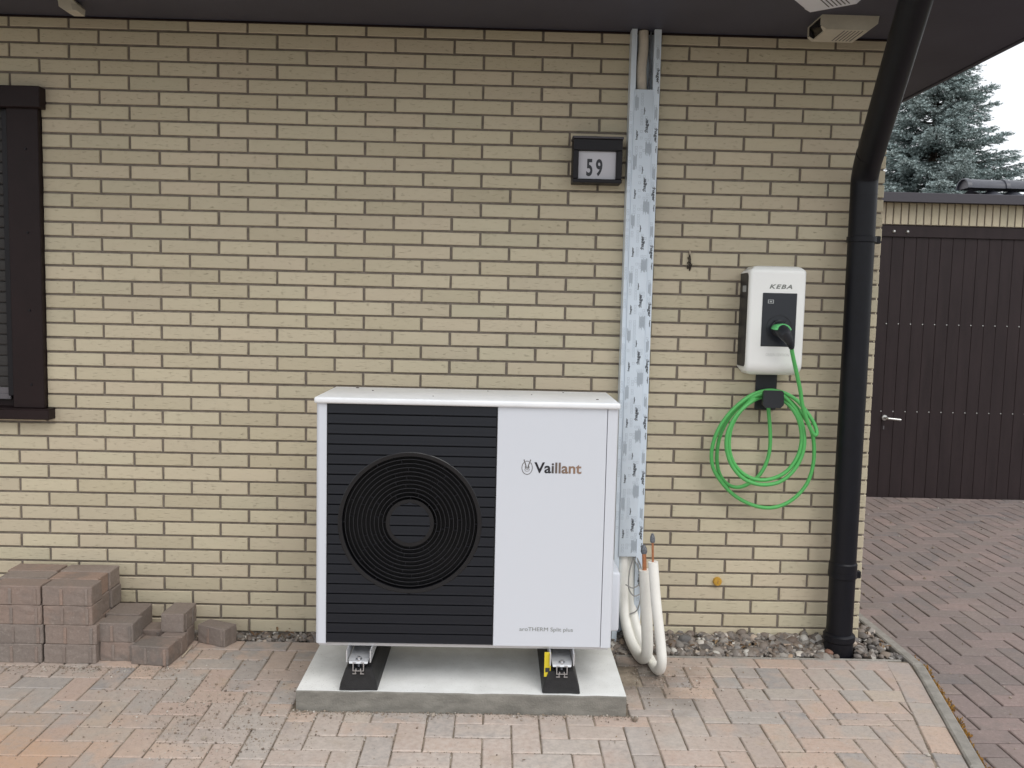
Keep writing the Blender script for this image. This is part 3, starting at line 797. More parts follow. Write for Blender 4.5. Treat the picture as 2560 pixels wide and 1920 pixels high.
part('model_lettering', text_mb('aroTHERM Split plus', 1.688, 1.885, .2915, .3105, LY, .0), MT['kgrey'], hp, 'small grey model lettering')
# valve cover on the right flank
vc = MB().prism([(-.56, .245), (-.37, .245), (-.37, .475), (-.545, .475), (-.56, .45)], 'x', X1 - .003, X1 + .045)
bm = bmesh.new()
vcm = MB().box(X1 - .003, X1 + .048, -.555, -.36, .242, .478, .012, 3)
part('valve_cover', vcm, MT['casing'], hp)
part('condensate_spout', MB().lathe([(.036, ZB - .012), (.034, ZB - .034), (.020, ZB - .040), (.0001, ZB - .040)], (1.37, -.52, 0), 'z', 24), MT['black_rubber'], hp)

# rubber feet, each with an aluminium channel; folded brackets belong to the unit
def foot(cx, label):
    f = thing('mounting_foot', label, 'mounting foot', (cx, -.46, .0745), 'rubber feet under the heat pump')
    y0, y1 = -.735, -.19
    pl = [(-.070, .0755), (.070, .0755), (.066, .10), (.050, .149), (.044, .156), (.024, .156), (.024, .148), (-.024, .148), (-.024, .156), (-.044, .156), (-.050, .149), (-.066, .10)]
    mbf = MB()
    sec = [(y0 + .004, .97), (y0, .90)]
    n = len(pl); vs = []
    for y_, s_ in [(y0, .965), (y0 + .006, 1), (y1 - .006, 1), (y1, .965)]: vs += [(cx + a * s_, y_ + (b - .0755) * (.12 if y_ < -.5 else -.12), .0755 + (b - .0755) * s_) for a, b in pl]
    fs = [[i * n + k, i * n + (k + 1) % n, (i + 1) * n + (k + 1) % n, (i + 1) * n + k] for i in range(3) for k in range(n)] + [list(range(n)), list(range(3 * n, 4 * n))]
    mbf.add(vs, fs); part('rubber_block', mbf, MT['black_rubber'], f)
    a = MB(); t = .0032; w, h0, h1 = .0205, .1482, .1815     # C-channel end on view
    ya, yb2 = y0 - .004, y1
    for q in [(-w, -w + t, h0, h1), (w - t, w, h0, h1), (-w + t, w - t, h0, h0 + t), (-w + t, -w + .012, h1 - t, h1), (w - .012, w - t, h1 - t, h1), (-w + .010, -w + .014, h0 + t, h0 + .010), (w - .014, w - .010, h0 + t, h0 + .010)]:
        a.box(cx + q[0], cx + q[1], ya, yb2, q[2], q[3])
    part('channel', a, MT['alu'], f, fix=False)
    b_ = MB()
    for sx in (-1, 1): b_.box(cx + sx * .014 - .007, cx + sx * .014 + .007, ya - .001, ya + .004, .1375, .141).box(cx + sx * .010 - .0015, cx + sx * .010 + .0015, ya - .001, ya + .004, .141, .1478)
    part('channel_lug', b_, MT['alu'], f, fix=False)
    return f
fl = foot(1.103, 'left black rubber foot carrying the heat pump on the slab')
fr_ = foot(1.846, 'right black rubber foot beside a yellow strip under the heat pump')
part('yellow_strip', MB().box(1.782, 1.806, -.722, -.716, .132, ZB - .013).box(1.786, 1.802, -.7235, -.7222, .150, .166, mi=1), [MT['yellow'], MT['ink']], fr_)
for cx in (1.103, 1.846):
    b_ = MB(); w = .043
    b_.add([(cx - w, -.706, .2235), (cx + w, -.706, .2235), (cx + w - .006, -.713, .188), (cx - w + .006, -.713, .188), (cx + w - .008, -.735, .1835), (cx - w + .008, -.735, .1835), (cx + w - .010, -.738, .1765), (cx - w + .010, -.738, .1765), (cx - w + .008, -.40, .183), (cx + w - .008, -.40, .183)], [[3, 2, 4, 5], [5, 4, 6, 7], [2, 9, 8, 3]])
    for sx in (-1, 1): b_.box(cx + sx * w - .002, cx + sx * w + .002, -.735, -.40, .180, .2245)
    part('foot_bracket', b_, MT['zinc'], hp, fix=False)
    part('bolt', MB().lathe([(.0001, .1965), (.006, .1965), (.006, .190), (.012, .189), (.012, .1845)], (cx, -.722, 0), 'z', 14), MT['alu'], hp)
    part('bolt_shaft', MB().tube([(cx, -.722, .160), (cx, -.722, .19)], .0045, 10), MT['tape'], hp)

# ================================================================== CABLE DUCT
DX0, DX1, LX0, LX1, DYF = 2.118, 2.242, 2.137, 2.216, -.064
duct = thing('cable_duct', 'pale wall duct in printed protective film, rising beside the house number', 'duct', (2.18, -.03, 0))
db = MB(); th = .003
db.box(DX0, DX1, -.004, -.0012, .008, ZS - .003)                                   # back
db.box(DX0, DX0 + th, DYF, -.004, .008, ZS - .003); db.box(DX1 - th, DX1, DYF, -.004, .008, ZS - .003)
db.box(DX0 + th, LX0 + .003, DYF, DYF + th, .008, ZS - .003); db.box(LX1 - .003, DX1 - th, DYF, DYF + th, .008, ZS - .003)
db.box(LX0, LX0 + .003, DYF + th, DYF + .022, .008, ZS - .003); db.box(LX1 - .003, LX1, DYF + th, DYF + .022, .008, ZS - .003)
part('duct_body', db, MT['duct'], duct, fix=False)
LZ0, LZ1 = .402, 2.405
lid = MB().box(LX0 - .0015, LX1 + .0005, DYF - .0065, DYF - .0008, LZ0, LZ1, .0025, 2)
part('duct_lid', lid, MT['duct'], duct)
pk, pg, pp = MB(), MB(), MB()
PER = .2445
def vert_text(body, x0, x1, z0, z1, y, mb, upwards=True):
    # lettering turned to read up or down the duct
    def fn(v):
        u, w = v[0], v[2]                     # 0..1 along, 0..1 across
        return (x1 - w * (x1 - x0), y, z0 + u * (z1 - z0)) if upwards else (x0 + w * (x1 - x0), y, z1 - u * (z1 - z0))
    text_mb(body, 0, 1, 0, 1, y, .03, 0, mb, fn=fn)
rg = random.Random(11)
def printed(x0, x1, z0, z1, y, cols):
    for (kind, fx, fz, w, h) in cols:
        z = z0 + fz * PER
        while z + h < z1:
            if z > z0:
                a = x0 + fx * (x1 - x0); b = min(a + w, x1 - .001)
                if kind == 'U': vert_text(':hager', a, b, z, z + h, y, pk, True)
                elif kind == 'D': vert_text(':hager', a, b, z, z + h, y, pk, False)
                elif kind == 'u': vert_text('hager', a, b, z, z + h, y, pk, True)
                elif kind == 'd': vert_text('hager', a, b, z, z + h, y, pk, False)
                elif kind == 'P':                               # small print, line by line
                    n_ = max(2, int(w / .0026))
                    for k in range(n_):
                        xx = a + k * (b - a) / n_; e0, e1 = rg.uniform(0, .25) * h, rg.uniform(.8, 1) * h
                        pg.add([(xx, y, z + e0), (xx + .0017, y, z + e0), (xx + .0017, y, z + e1), (xx, y, z + e1)], [[0, 1, 2, 3]])
                elif kind == 'S':                               # rows of little squares
                    n_ = max(1, round(h / .0135)); q = .0098; t = .0011
                    for k in range(n_):
                        for m_ in range(max(1, round(w / .0135))):
                            if rg.random() < .2: continue
                            xa, za = a + m_ * .0135, z + k * .0135
                            if xa + q > x1 - .0005: continue
                            vs = [(xa, y, za), (xa + q, y, za), (xa + q, y, za + q), (xa, y, za + q), (xa + t, y, za + t), (xa + q - t, y, za + t), (xa + q - t, y, za + q - t), (xa + t, y, za + q - t)]
                            pp.add(vs, [[0, 1, 5, 4], [1, 2, 6, 5], [2, 3, 7, 6], [3, 0, 4, 7]])
            z += PER
YL = DYF - .0070; YFl = DYF - .0004
printed(LX0, LX1, LZ0 + .01, LZ1 - .01, YL, [('U', .58, .42, .0185, .060), ('u', .12, .30, .0105, .040), ('u', .50, .73, .0075, .030), ('P', .03, .78, .016, .068), ('P', .66, .02, .028, .066), ('S', .36, .55, .0135, .13), ('S', .12, .04, .0135, .04), ('S', .36, .10, .027, .028), ('S', .60, .60, .027, .028), ('S', .05, .64, .012, .027), ('S', .36, .31, .0135, .04), ('S', .82, .35, .0135, .0135), ('S', .62, .29, .027, .0135)])
printed(LX1 + .002, DX1 - .001, LZ0 + .01, ZS - .02, YFl, [('D', .22, .26, .0175, .062), ('d', .62, .08, .007, .030), ('P', .25, .62, .013, .06), ('S', .2, .50, .0135, .027), ('S', .2, .86, .0135, .0135)])
printed(LX1 + .002, DX1 - .001, .02, LZ0, YFl, [('D', .25, .0, .0155, .058), ('P', .25, .42, .013, .06), ('S', .2, .75, .0135, .027)])
printed(DX0 + .001, LX0 - .003, .5, ZS - .3, YFl, [('S', .1, .05, .0135, .09), ('S', .1, .55, .0135, .05)])
part('film_print', pk, MT['ink'], duct, 'black printed maker lettering on the film', kind='stuff', fix=False)
part('film_small_print', pg, MT['ink_grey'], duct, kind='stuff', fix=False)
part('film_symbols', pp, MT['ink_pale'], duct, kind='stuff', fix=False)
pipe_in = thing('pipe_run', 'cream insulated pipe showing in the open top of the duct', 'pipe', (2.175, -.035, 2.3))
part('sleeve', MB().tube([(2.172, -.035, 2.30), (2.170, -.034, 2.42), (2.166, -.036, 2.5), (2.172, -.034, 2.58), (2.170, -.034, ZS - .004)], .0215, 14, res=5), MT['foam_old'], pipe_in)
wire = thing('grey_wire', 'dark grey wire squeezed beside the pipe in the open duct top', 'wire', (2.204, -.03, 2.3))
part('wire_run', MB().tube([(2.204, -.034, 2.30), (2.201, -.032, 2.42), (2.206, -.03, 2.5), (2.199, -.03, 2.56), (2.203, -.03, ZS - .004)], .0045, 8, res=4), MT['tape'], wire)

# insulated pipes looping out of the duct foot
def ins_pipe(label, pts, r, cop0, cop1, rc, tape_r):
    t = thing('insulated_pipe', label, 'pipe', pts[0], 'white insulated pipes below the duct')
    part('insulation', MB().tube(pts, r, 20, res=8), MT['foam'], t)
    part('copper_end', MB().tube([cop0, cop1], rc, 14), MT['copper'], t)
    d = (Vector(cop1) - Vector(cop0)).normalized(); e = Vector(cop1)
    part('tape_cap', MB().tube([e - d * .012, e - d * .004, e + d * .010, e + d * .024], [tape_r, tape_r * 1.25, tape_r * 1.1, tape_r * .5], 12), MT['tape'], t)
    return t
ins_pipe('thicker white insulated pipe, copper end nearer the duct', [(2.163, -.032, .55), (2.164, -.032, .40), (2.166, -.034, .25), (2.175, -.055, .13), (2.190, -.12, .055), (2.208, -.20, .024), (2.220, -.285, .030), (2.226, -.345, .075), (2.222, -.362, .16), (2.212, -.362, .29), (2.202, -.362, .432)], .0235, (2.202, -.362, .42), (2.196, -.362, .512), .0085, .011)
ins_pipe('slimmer white insulated pipe, copper end standing clear of the duct', [(2.196, -.030, .55), (2.197, -.030, .42), (2.200, -.032, .27), (2.213, -.06, .14), (2.236, -.14, .05), (2.256, -.27, .018), (2.266, -.395, .026), (2.268, -.452, .085), (2.256, -.455, .19), (2.236, -.452, .33), (2.218, -.45, .492)], .0200, (2.218, -.45, .48), (2.213, -.45, .582), .0045, .0085)
for pts, lb in [([(2.215, -.060, .402), (2.235, -.075, .36), (2.236, -.10, .305), (2.20, -.11, .275), (2.165, -.105, .288)], 'thin grey cable bowing forward just below the duct lid'),
                ([(2.206, -.058, .402), (2.186, -.075, .34), (2.182, -.09, .27), (2.205, -.095, .235), (2.236, -.085, .24)], 'thin grey cable forming the middle loop below the duct'),
                ([(2.213, -.055, .400), (2.232, -.07, .33), (2.238, -.08, .24), (2.225, -.085, .17), (2.192, -.08, .146)], 'thin grey cable hanging lowest below the duct lid'),
                ([(2.199, -.058, .402), (2.212, -.072, .38), (2.226, -.085, .345), (2.240, -.09, .30)], 'short thin grey cable stub slanting right below the duct lid')]:
    c_ = thing('control_cable', lb, 'cable', pts[0], 'grey cables below the duct')
    part('cable_run', MB().tube(pts, .0028, 8, res=6), MT['cable_grey'], c_)

# ================================================================== HOUSE NUMBER
hn = thing('house_number_sign', 'dark house number box reading 59 beside the duct', 'house number', (1.985, -.04, 2.1))
a, b, c_, d_ = 1.884, 2.092, 2.012, 2.192
fm = MB().box(a, b, -.060, -.0012, c_, d_, .003)
fm.box(a, b, -.088, -.0605, c_, c_ + .016, .002).box(a, b, -.088, -.0605, d_ - .046, d_, .002).box(a, a + .024, -.088, -.0605, c_ + .0165, d_ - .0465, .002).box(b - .024, b, -.088, -.0605, c_ + .0165, d_ - .0465, .002)
part('housing', fm, MT['trim2'], hn, fix=False)
part('hood', MB().box(a - .004, b + .003, -.098, -.0012, d_ + .001, d_ + .010, .002), MT['fascia'], hn)
part('panel', MB().box(a + .0245, b - .0245, -.068, -.0608, c_ + .0168, d_ - .0468, .001), MT['sign_white'], hn)
dg = text_mb('5', 1.943, 1.969, 2.041, 2.113, -.0688, .030); text_mb('9', 1.983, 2.011, 2.041, 2.113, -.0688, .030, 0, dg)
part('digits', dg, MT['ink'], hn, 'black digits 59')

# ================================================================== WALLBOX
wb = thing('wallbox', 'white wall charging box with dark front panel and plugged green cable', 'charging box', (2.752, -.08, 1.45))
kx0, kx1, kz0, kz1, kyf = 2.633, 2.872, 1.219, 1.680, -.160
def arc(cx, cz, r, a0, a1, n=6): return [(cx + r * math.cos(math.radians(a0 + (a1 - a0) * k / n)), cz + r * math.sin(math.radians(a0 + (a1 - a0) * k / n))) for k in range(n + 1)]
yo, ro, ri, tf_, tc = kyf, .034, .022, .020, .030
prof = [(-.004, kz1)] + arc(yo + ro, kz1 - ro, ro, 90, 180) + arc(yo + ro * 1.6, kz0 + ro * 1.6, ro * 1.6, 180, 270) + [(-.004, kz0), (-.004, kz0 + tc + .004)] + arc(yo + tf_ + ri, kz0 + tc + .004 + ri, ri, 270, 180)[0:] + arc(yo + tf_ + ri, kz1 - tc - ri, ri, 180, 90) + [(-.004, kz1 - tc)]
def xend(z, half):
    r = .026
    if z > kz1 - r: return half - r + math.sqrt(max(0, r * r - (z - (kz1 - r)) ** 2))
    if z < kz0 + .038: return half - .020 + .020 * math.sqrt(max(0, 1 - ((kz0 + .038 - z) / .038) ** 2))
    return half
cx = (kx0 + kx1) / 2; half = (kx1 - kx0) / 2
bm = bmesh.new()
secs = []
for s_, inn in ((-1, .010), (-1, .0045), (-1, .0012), (-1, 0), (1, 0), (1, .0012), (1, .0045), (1, .010)):
    ring = []
    n = len(prof)
    for k, (y_, z_) in enumerate(prof):
        off = {.010: 0, .0045: .0035, .0012: .0080, 0: .014}[inn]
        # round the long outer edges: pull the outline in towards the middle of the wall thickness
        pin = inn
        yy_, zz_ = y_, z_
        if y_ < yo + .02: yy_ = y_ + pin
        if z_ > kz1 - .012: zz_ = z_ - pin
        if z_ < kz0 + .012: zz_ = z_ + pin
        ring.append(bm.verts.new((cx + s_ * (xend(z_, half) - off), yy_, zz_)))
    secs.append(ring)
for A, B in zip(secs, secs[1:]):
    for k in range(len(A)): bm.faces.new((A[k], A[(k + 1) % len(A)], B[(k + 1) % len(A)], B[k]))
from mathutils.geometry import tessellate_polygon
for t3 in tessellate_polygon([[Vector((a_, b_, 0)) for a_, b_ in prof]]):
    bm.faces.new([secs[0][i] for i in t3]); bm.faces.new([secs[-1][i] for i in t3[::-1]])
part('shell', MB().from_bm(bm, smooth=True), MT['kwhite'], wb, sharp=40)
part('back_body', MB().box(kx0 + .0035, kx1 - .0035, -.143, -.0012, kz0 + .028, kz1 - .028, .003, 2), MT['kblack'], wb)
part('side_sticker', MB().box(kx0 + .0022, kx0 + .0037, -.098, -.048, 1.570, 1.597), MT['label_grey'], wb)
part('front_panel', MB().box(2.690, 2.8345, -.1635, -.1585, 1.3425, 1.5665, .002), MT['kpanel'], wb)
part('socket_ring', MB().lathe([(.0545, -.1630), (.0545, -.1652), (.0528, -.1652), (.0528, -.1630)], (2.7635, 0, 1.420), 'y', 48).lathe([(.0352, -.1630), (.035, -.176), (.032, -.178), (.030, -.178), (.0001, -.178)], (2.7635, 0, 1.420), 'y', 40), [MT['kblack']], wb)
part('lettering', text_mb('KEBA', 2.7165, 2.8125, 1.5845, 1.6025, -.1609, .03, shear=.28, space=1.25), MT['kgrey'], wb, 'grey slanted brand lettering')
part('edition_lettering', text_mb('GREEN EDITION', 2.7135, 2.8125, 1.3025, 1.3135, -.1609, .0), MT['kpale'], wb, 'faint grey edition lettering')
cs_ = MB()
for q in [(2.712, 2.7365, 1.5225, 1.5245), (2.712, 2.7365, 1.5365, 1.5385), (2.712, 2.7155, 1.5246, 1.5364), (2.733, 2.7365, 1.5246, 1.5364), (2.7195, 2.729, 1.5275, 1.5335)]: cs_.box(q[0], q[1], -.1640, -.1636, q[2], q[3])
part('card_symbol', cs_, MT['label_grey'], wb, fix=False)
part('latch', MB().box(2.742, 2.785, -.182, -.1632, 1.443, 1.452, .002), MT['kblack'], wb)

ch = thing('cable_holder', 'black wall bracket with hook holding the coiled green cable', 'cable holder', (2.77, -.01, 1.1))
part('wall_plate', MB().box(2.7225, 2.8155, -.012, -.0012, 1.058, 1.232, .003), MT['kblack'], ch)
hk = MB().prism([(2.724, 1.092), (2.738, 1.078), (2.800, 1.078), (2.814, 1.092), (2.812, 1.145), (2.805, 1.152), (2.732, 1.152), (2.725, 1.145)], 'y', -.124, -.104)
hk.box(2.745, 2.795, -.1045, -.011, 1.105, 1.150, .004)
part('hook', hk, MT['kblack'], ch)
cable = thing('charging_cable', 'bright green charging cable coiled under the white charging box', 'cable', (2.76, -.09, 1.0))
def C4(x, y, Y):
    # coil sketch units -> metres on the wall
    u = 2.7425 + (x - 785) * .0003720 + (y - 700) * .0000072; w = 1.1485 - (y - 180) * .0003860 + (x - 785) * .0000068
    k = (3.8611 + Y) / (3.8611 - .08)
    return (CAM.x + (u - CAM.x) * k, Y, CAM.z + (w - CAM.z) * k)
path = [(2.803, -.222, 1.345), (2.810, -.212, 1.315)] + [C4(*p) for p in [(1205, 160, -.175), (1235, 330, -.160), (1290, 490, -.150), (1345, 610, -.142), (1390, 678, -.138), (1418, 660, -.135), (1395, 575, -.128), (1320, 455, -.118), (1190, 305, -.100), (1080, 232, -.090), (1000, 200, -.080), (880, 178, -.072), (770, 188, -.072), (640, 232, -.078), (500, 330, -.088), (370, 460, -.090), (265, 620, -.088), (205, 790, -.085), (192, 940, -.08), (225, 1080, -.075), (315, 1215, -.068), (440, 1345, -.062), (590, 1440, -.060), (760, 1500, -.062), (930, 1510, -.064), (1100, 1455, -.066), (1240, 1345, -.068), (1335, 1210, -.070), (1385, 1040, -.072), (1395, 870, -.074), (1375, 700, -.074), (1320, 560, -.074), (1225, 430, -.076), (1110, 310, -.078), (1000, 245, -.072), (880, 215, -.058), (770, 225, -.060),
    (640, 290, -.085), (510, 420, -.105), (425, 570, -.115), (395, 720, -.118), (402, 860, -.118), (455, 1000, -.116), (555, 1110, -.112), (690, 1180, -.110), (840, 1192, -.110), (990, 1150, -.110), (1110, 1065, -.110), (1200, 930, -.112), (1240, 780, -.112), (1232, 620, -.108), (1180, 470, -.100), (1090, 350, -.09), (990, 280, -.078), (880, 250, -.066), (770, 250, -.066),
    (620, 320, -.095), (480, 450, -.115), (395, 600, -.124), (362, 740, -.126), (375, 880, -.124), (435, 1030, -.122), (550, 1160, -.120), (690, 1230, -.118), (840, 1248, -.118), (1000, 1215, -.118), (1140, 1110, -.118), (1235, 960, -.118), (1276, 800, -.118), (1265, 640, -.112), (1215, 480, -.1), (1120, 340, -.092), (1000, 235, -.09), (880, 205, -.086), (770, 215, -.084),
    (600, 280, -.075), (460, 400, -.062), (350, 550, -.056), (285, 700, -.052), (258, 860, -.050), (262, 1010, -.048), (300, 1140, -.046), (390, 1245, -.044), (510, 1278, -.042), (630, 1240, -.040), (745, 1155, -.040), (825, 1030, -.040), (868, 880, -.042), (876, 730, -.044), (866, 580, -.048), (850, 450, -.052), (842, 360, -.054)]]
part('cable_run', MB().tube(path, .0083, 12, res=5), MT['green'], cable)
pl_ = thing('charging_plug', 'black charging plug with green grip in the wallbox socket', 'plug', (2.76, -.2, 1.42))
part('plug_body', MB().tube([(2.760, -.166, 1.419), (2.760, -.190, 1.418), (2.762, -.215, 1.410), (2.770, -.232, 1.394), (2.782, -.232, 1.376), (2.791, -.228, 1.362)], [.0290, .0300, .0300, .0265, .020, .0155], 20), MT['kblack'], pl_)
bt = MB()
for k in range(4): bt.tube([(2.789 + k * .0036, -.229 + k * .0014, 1.366 - k * .0070), (2.7905 + k * .0036, -.2285 + k * .0014, 1.3635 - k * .0070)], .0162 - k * .0014, 16)
bt.tube([(2.789, -.229, 1.366), (2.8045, -.2215, 1.338)], [.0128, .0092], 16)
part('strain_relief', bt, MT['kblack'], pl_, fix=False)
gg = MB(); n = 12; vs = []
for yq, dr in ((-.180, .0), (-.186, .0035), (-.222, .0035), (-.230, .0)):
    for k in range(n + 1):
        a = math.radians(8 + 164 * k / n); rr_ = .0305 + dr
        vs.append((2.7605 + 1.12 * rr_ * math.cos(a), yq, 1.4135 + (.0 if yq > -.2 else -.003) + rr_ * .86 * math.sin(a)))
gg.add(vs, [[i * (n + 1) + k, i * (n + 1) + k + 1, (i + 1) * (n + 1) + k + 1, (i + 1) * (n + 1) + k] for i in range(3) for k in range(n)] + [list(range(3 * (n + 1), 4 * (n + 1)))], 0, True)
part('grip', gg, MT['green_grip'], pl_)

# ================================================================== SMALL THINGS ON THE WALL
oc = thing('orange_cap', 'round orange plastic cap on the brick wall above the gravel', 'cap', (2.593, 0, .278))
part('cap', MB().lathe([(.0195, .002), (.0195, -.010), (.0170, -.0140), (.0001, -.0152)], (2.593, 0, .278), 'y', 28), MT['orange'], oc)
part('cap_notch', MB().box(2.5920, 2.5940, -.0160, -.0148, .271, .285), MT['stone_red'], oc)
nst = MB(); rn = random.Random(4)
for k in range(16):
    x, z = 2.4095 + rn.gauss(0, .0045), 1.655 + rn.random() * .055
    nst.tube([(x, -.003, z), (x + rn.gauss(0, .004), -.007 - rn.random() * .005, z + .012), (x + rn.gauss(0, .005), -.006, z + .022 + rn.random() * .012)], [.0022, .0018, .0008], 6, res=2)
nst.tube([(2.411, -.003, 1.715), (2.410, -.006, 1.738), (2.408, -.004, 1.752)], [.0032, .003, .001], 7, mi=1)
single('dried_stalk', nst, [MT['soil'], MT['wood']], 'small dried brown stalk clinging to the bricks right of the duct', 'plant remnant', loc=(2.41, 0, 1.7), fix=False)

def housing(name, label, cat, M_, m, group=None):
    # tapered housing under the soffit with a dark window in one end and vents below; local origin at the soffit
    loc = M_.translation
    t = thing(name, label, cat, loc, group)
    def P(mb): mb.v = [tuple(M_ @ Vector(v)) for v in mb.v]; return mb
    L, D, H = .226, .165, .056
    pl = [(0, 0), (L, 0), (L - .004, -.030), (L - .040, -H), (.020, -H), (0, -.042)]
    body = MB()
    n = len(pl); vs = [(x, 0, z) for x, z in pl] + [(x, D, z) for x, z in pl]
    body.add(vs, [[i, (i + 1) % n, n + (i + 1) % n, n + i] for i in range(n) if i not in (4, 5)] + [list(range(n)), list(range(n, 2 * n))])
    # window end: rim pieces round the recess
    body.add([(0, 0, 0), (0, 0, -.042), (0, .018, -.036), (0, .018, -.006), (0, D, 0), (0, D, -.042), (0, D - .018, -.036), (0, D - .018, -.006)], [[0, 1, 2, 3], [4, 7, 6, 5], [0, 3, 7, 4]])
    body.add([(0, 0, -.042), (.020, 0, -H), (.020, D, -H), (0, D, -.042), (.002, .018, -.041), (.016, .030, -.0545), (.016, D - .030, -.0545), (.002, D - .018, -.041)], [[0, 1, 5, 4], [1, 2, 6, 5], [2, 3, 7, 6]])
    part('body', P(body), m, t, fix=False)
    part('window', P(MB().add([(.003, .016, -.004), (.003, D - .016, -.004), (.005, D - .016, -.044), (.019, D - .028, -.0560), (.019, .028, -.0560), (.005, .016, -.044)], [[0, 1, 2, 3, 4, 5]])), MT['lens'], t, fix=False)
    for k in range(6):
        x = L - .060 - k * .0145
        part('vent', P(MB().box(x, x + .004, .012, D - .02, -H - .0008, -H + .002)), MT['lens'] if k < 0 else MT['fascia'], t, fix=False)
    return t
housing('sensor_housing', 'cream vented housing with dark end window under the eaves by the downpipe', 'sensor', Matrix.Translation((2.830, -.300, ZS - .0005)), MT['cream'], 'housings under the eaves')
housing('sensor_housing', 'white housing cut by the top edge of the picture near the downpipe', 'sensor', Matrix.Translation((2.702, -.478, ZS - .001)) @ Matrix.Rotation(math.radians(-38), 4, 'Z') @ Matrix.Translation((0, -.165, 0)), MT['white_housing'], 'housings under the eaves')
lh = thing('sensor_housing', 'small cream box under the eaves above the window end', 'sensor', (-.15, -.2, ZS), 'housings under the eaves')
lb_ = MB().prism([(-.183, ZS - .0005), (-.124, ZS - .0005), (-.106, ZS - .020), (-.108, ZS - .045), (-.152, ZS - .045), (-.179, ZS - .030)], 'y', -.225, -.155)
part('body', lb_, MT['cream'], lh)
part('shaded_face', MB().prism([(-.130, ZS - .018), (-.1065, ZS - .0215), (-.1085, ZS - .0445), (-.124, ZS - .041)], 'y', -.2275, -.2255), mat('shaded_cream_plastic', (.47, .44, .36), .55), lh)  # darker copy of the cream: shade on this face put into the colour

# ================================================================== STACK OF SPARE PAVERS
def spare(x0, y0, w, d, z0, label, rz=0., h=.08, worn=0):
    # block of w x d x h with its corner (x0,y0) front-left
    c_ = Vector((x0 + w / 2, y0 + d / 2, z0))
    mb = MB(); rnd = random.Random(hash((round(x0, 3), round(y0, 3), round(z0, 3))) & 0xffff)
    e = .0035; ch = .004
    bm = bmesh.new(); bmesh.ops.create_cube(bm, size=1, matrix=Matrix.Translation((0, 0, h / 2)) @ Matrix.Diagonal((w - e, d - e, h - .0006, 1)))
    bmesh.ops.bevel(bm, geom=bm.edges[:], offset=.0028, segments=1, affect='EDGES')
    bmesh.ops.subdivide_edges(bm, edges=[x for x in bm.edges if x.calc_length() > .05], cuts=3, use_grid_fill=True)
    for v in bm.verts: v.co += Vector((rnd.gauss(0, .0007), rnd.gauss(0, .0007), rnd.gauss(0, .0004)))
    # spacer nibs on the long sides
    mb.from_bm(bm)
    sides = [(-1, 1)] if w > d else []
    if w > d:
        for fx in (-.11, .39):
            mb.box(fx * w - .006, fx * w + .006, -d / 2 - .0018, -d / 2 + .003, .004, h - .010, .001)
    else:
        for fy in (-.30, .18):
            mb.box(w / 2 - .003, w / 2 + .0018, fy * d - .006, fy * d + .006, .004, h - .010, .001)
    o = single('paving_block', mb, MT['pav_stack'], label, 'paving block', 'spare paving blocks stacked by the wall', fix=False)
    o.location = c_; o.rotation_euler = (0, 0, rz)
    return o
lv = ['bottom', 'second', 'third', 'top']
def lname(k): return ['ground layer', 'second layer', 'third layer', 'top layer'][k]
rs = random.Random(9)
for k in range(4):
    ox = [-.003, .004, .000, -.004][k]
    spare(-.430 + ox, -.366, .200, .10, k * .08, 'paving block at the front left of the tall stack, %s' % lname(k), rs.gauss(0, .006))
    spare(-.2265 + [-.0, .006, .0, -.003][k], -.366, .204 + [.008, .006, -.004, -.002][k], .10, k * .08, 'paving block at the front right of the tall stack, %s' % lname(k), rs.gauss(0, .005))
    spare(-.2480 + ox, -.2640, .204, .10, k * .08, 'paving block in the middle right row of the tall stack, %s' % lname(k), rs.gauss(0, .006))
    if k == 3:
        spare(-.460, -.2640, .204, .10, k * .08, 'paving block in the middle left row of the tall stack, top layer', .01)
        spare(-.478, -.160, .210, .10, k * .08, 'paving block in the rear left row of the tall stack, top layer', -.008)
    else:
        spare(-.462, -.2640, .204, .10, k * .08, 'paving block in the middle left row of the tall stack, %s' % lname(k), 0)
        spare(-.470, -.160, .210, .10, k * .08, 'paving block in the rear left row of the tall stack, %s' % lname(k), 0)
    spare(-.257 + (.006 if k == 2 else .0), -.160, .214, .10, k * .08, 'paving block in the rear right row of the tall stack, %s' % lname(k), rs.gauss(0, .008))
for k in range(2):
    spare(-.022 + (.006 if k == 0 else .0), -.336, .146, .10, k * .08, ['cut paving block on the ground just right of the tall stack', 'pinkish cut paving block in front, upper of the two layers beside the tall stack'][k], .008 * k)
    spare(-.040, -.226, .146, .145, k * .08, ['rear paving block on the ground between tall stack and wall', 'rear paving block, upper of the two layers beside the tall stack'][k], -.01)
spare(.128, -.372, .160, .115, 0, 'low single paving block nearest the camera, right end of the pile', -.10)
spare(.085, -.188, .206, .10, 0, 'paving block lying under the lengthwise topmost block at the low end', .03)
spare(.200, -.262, .098, .062, 0, 'narrow piece of paving block between the low front and rear blocks', -.06)
spare(.190, -.216, .100, .150, .08, 'paving block set lengthwise on top of the low blocks', -.03)
spare(.318, -.150, .150, .082, 0, 'lone paving block lying askew at the right end of the pile', -.41)
single('wood_splinter', MB().box(.302, .309, -.292, -.170, .002, .010, .002), MT['wood'], 'pale wood splinter on the paving beside the low blocks', 'splinter', loc=(.305, -.23, 0))

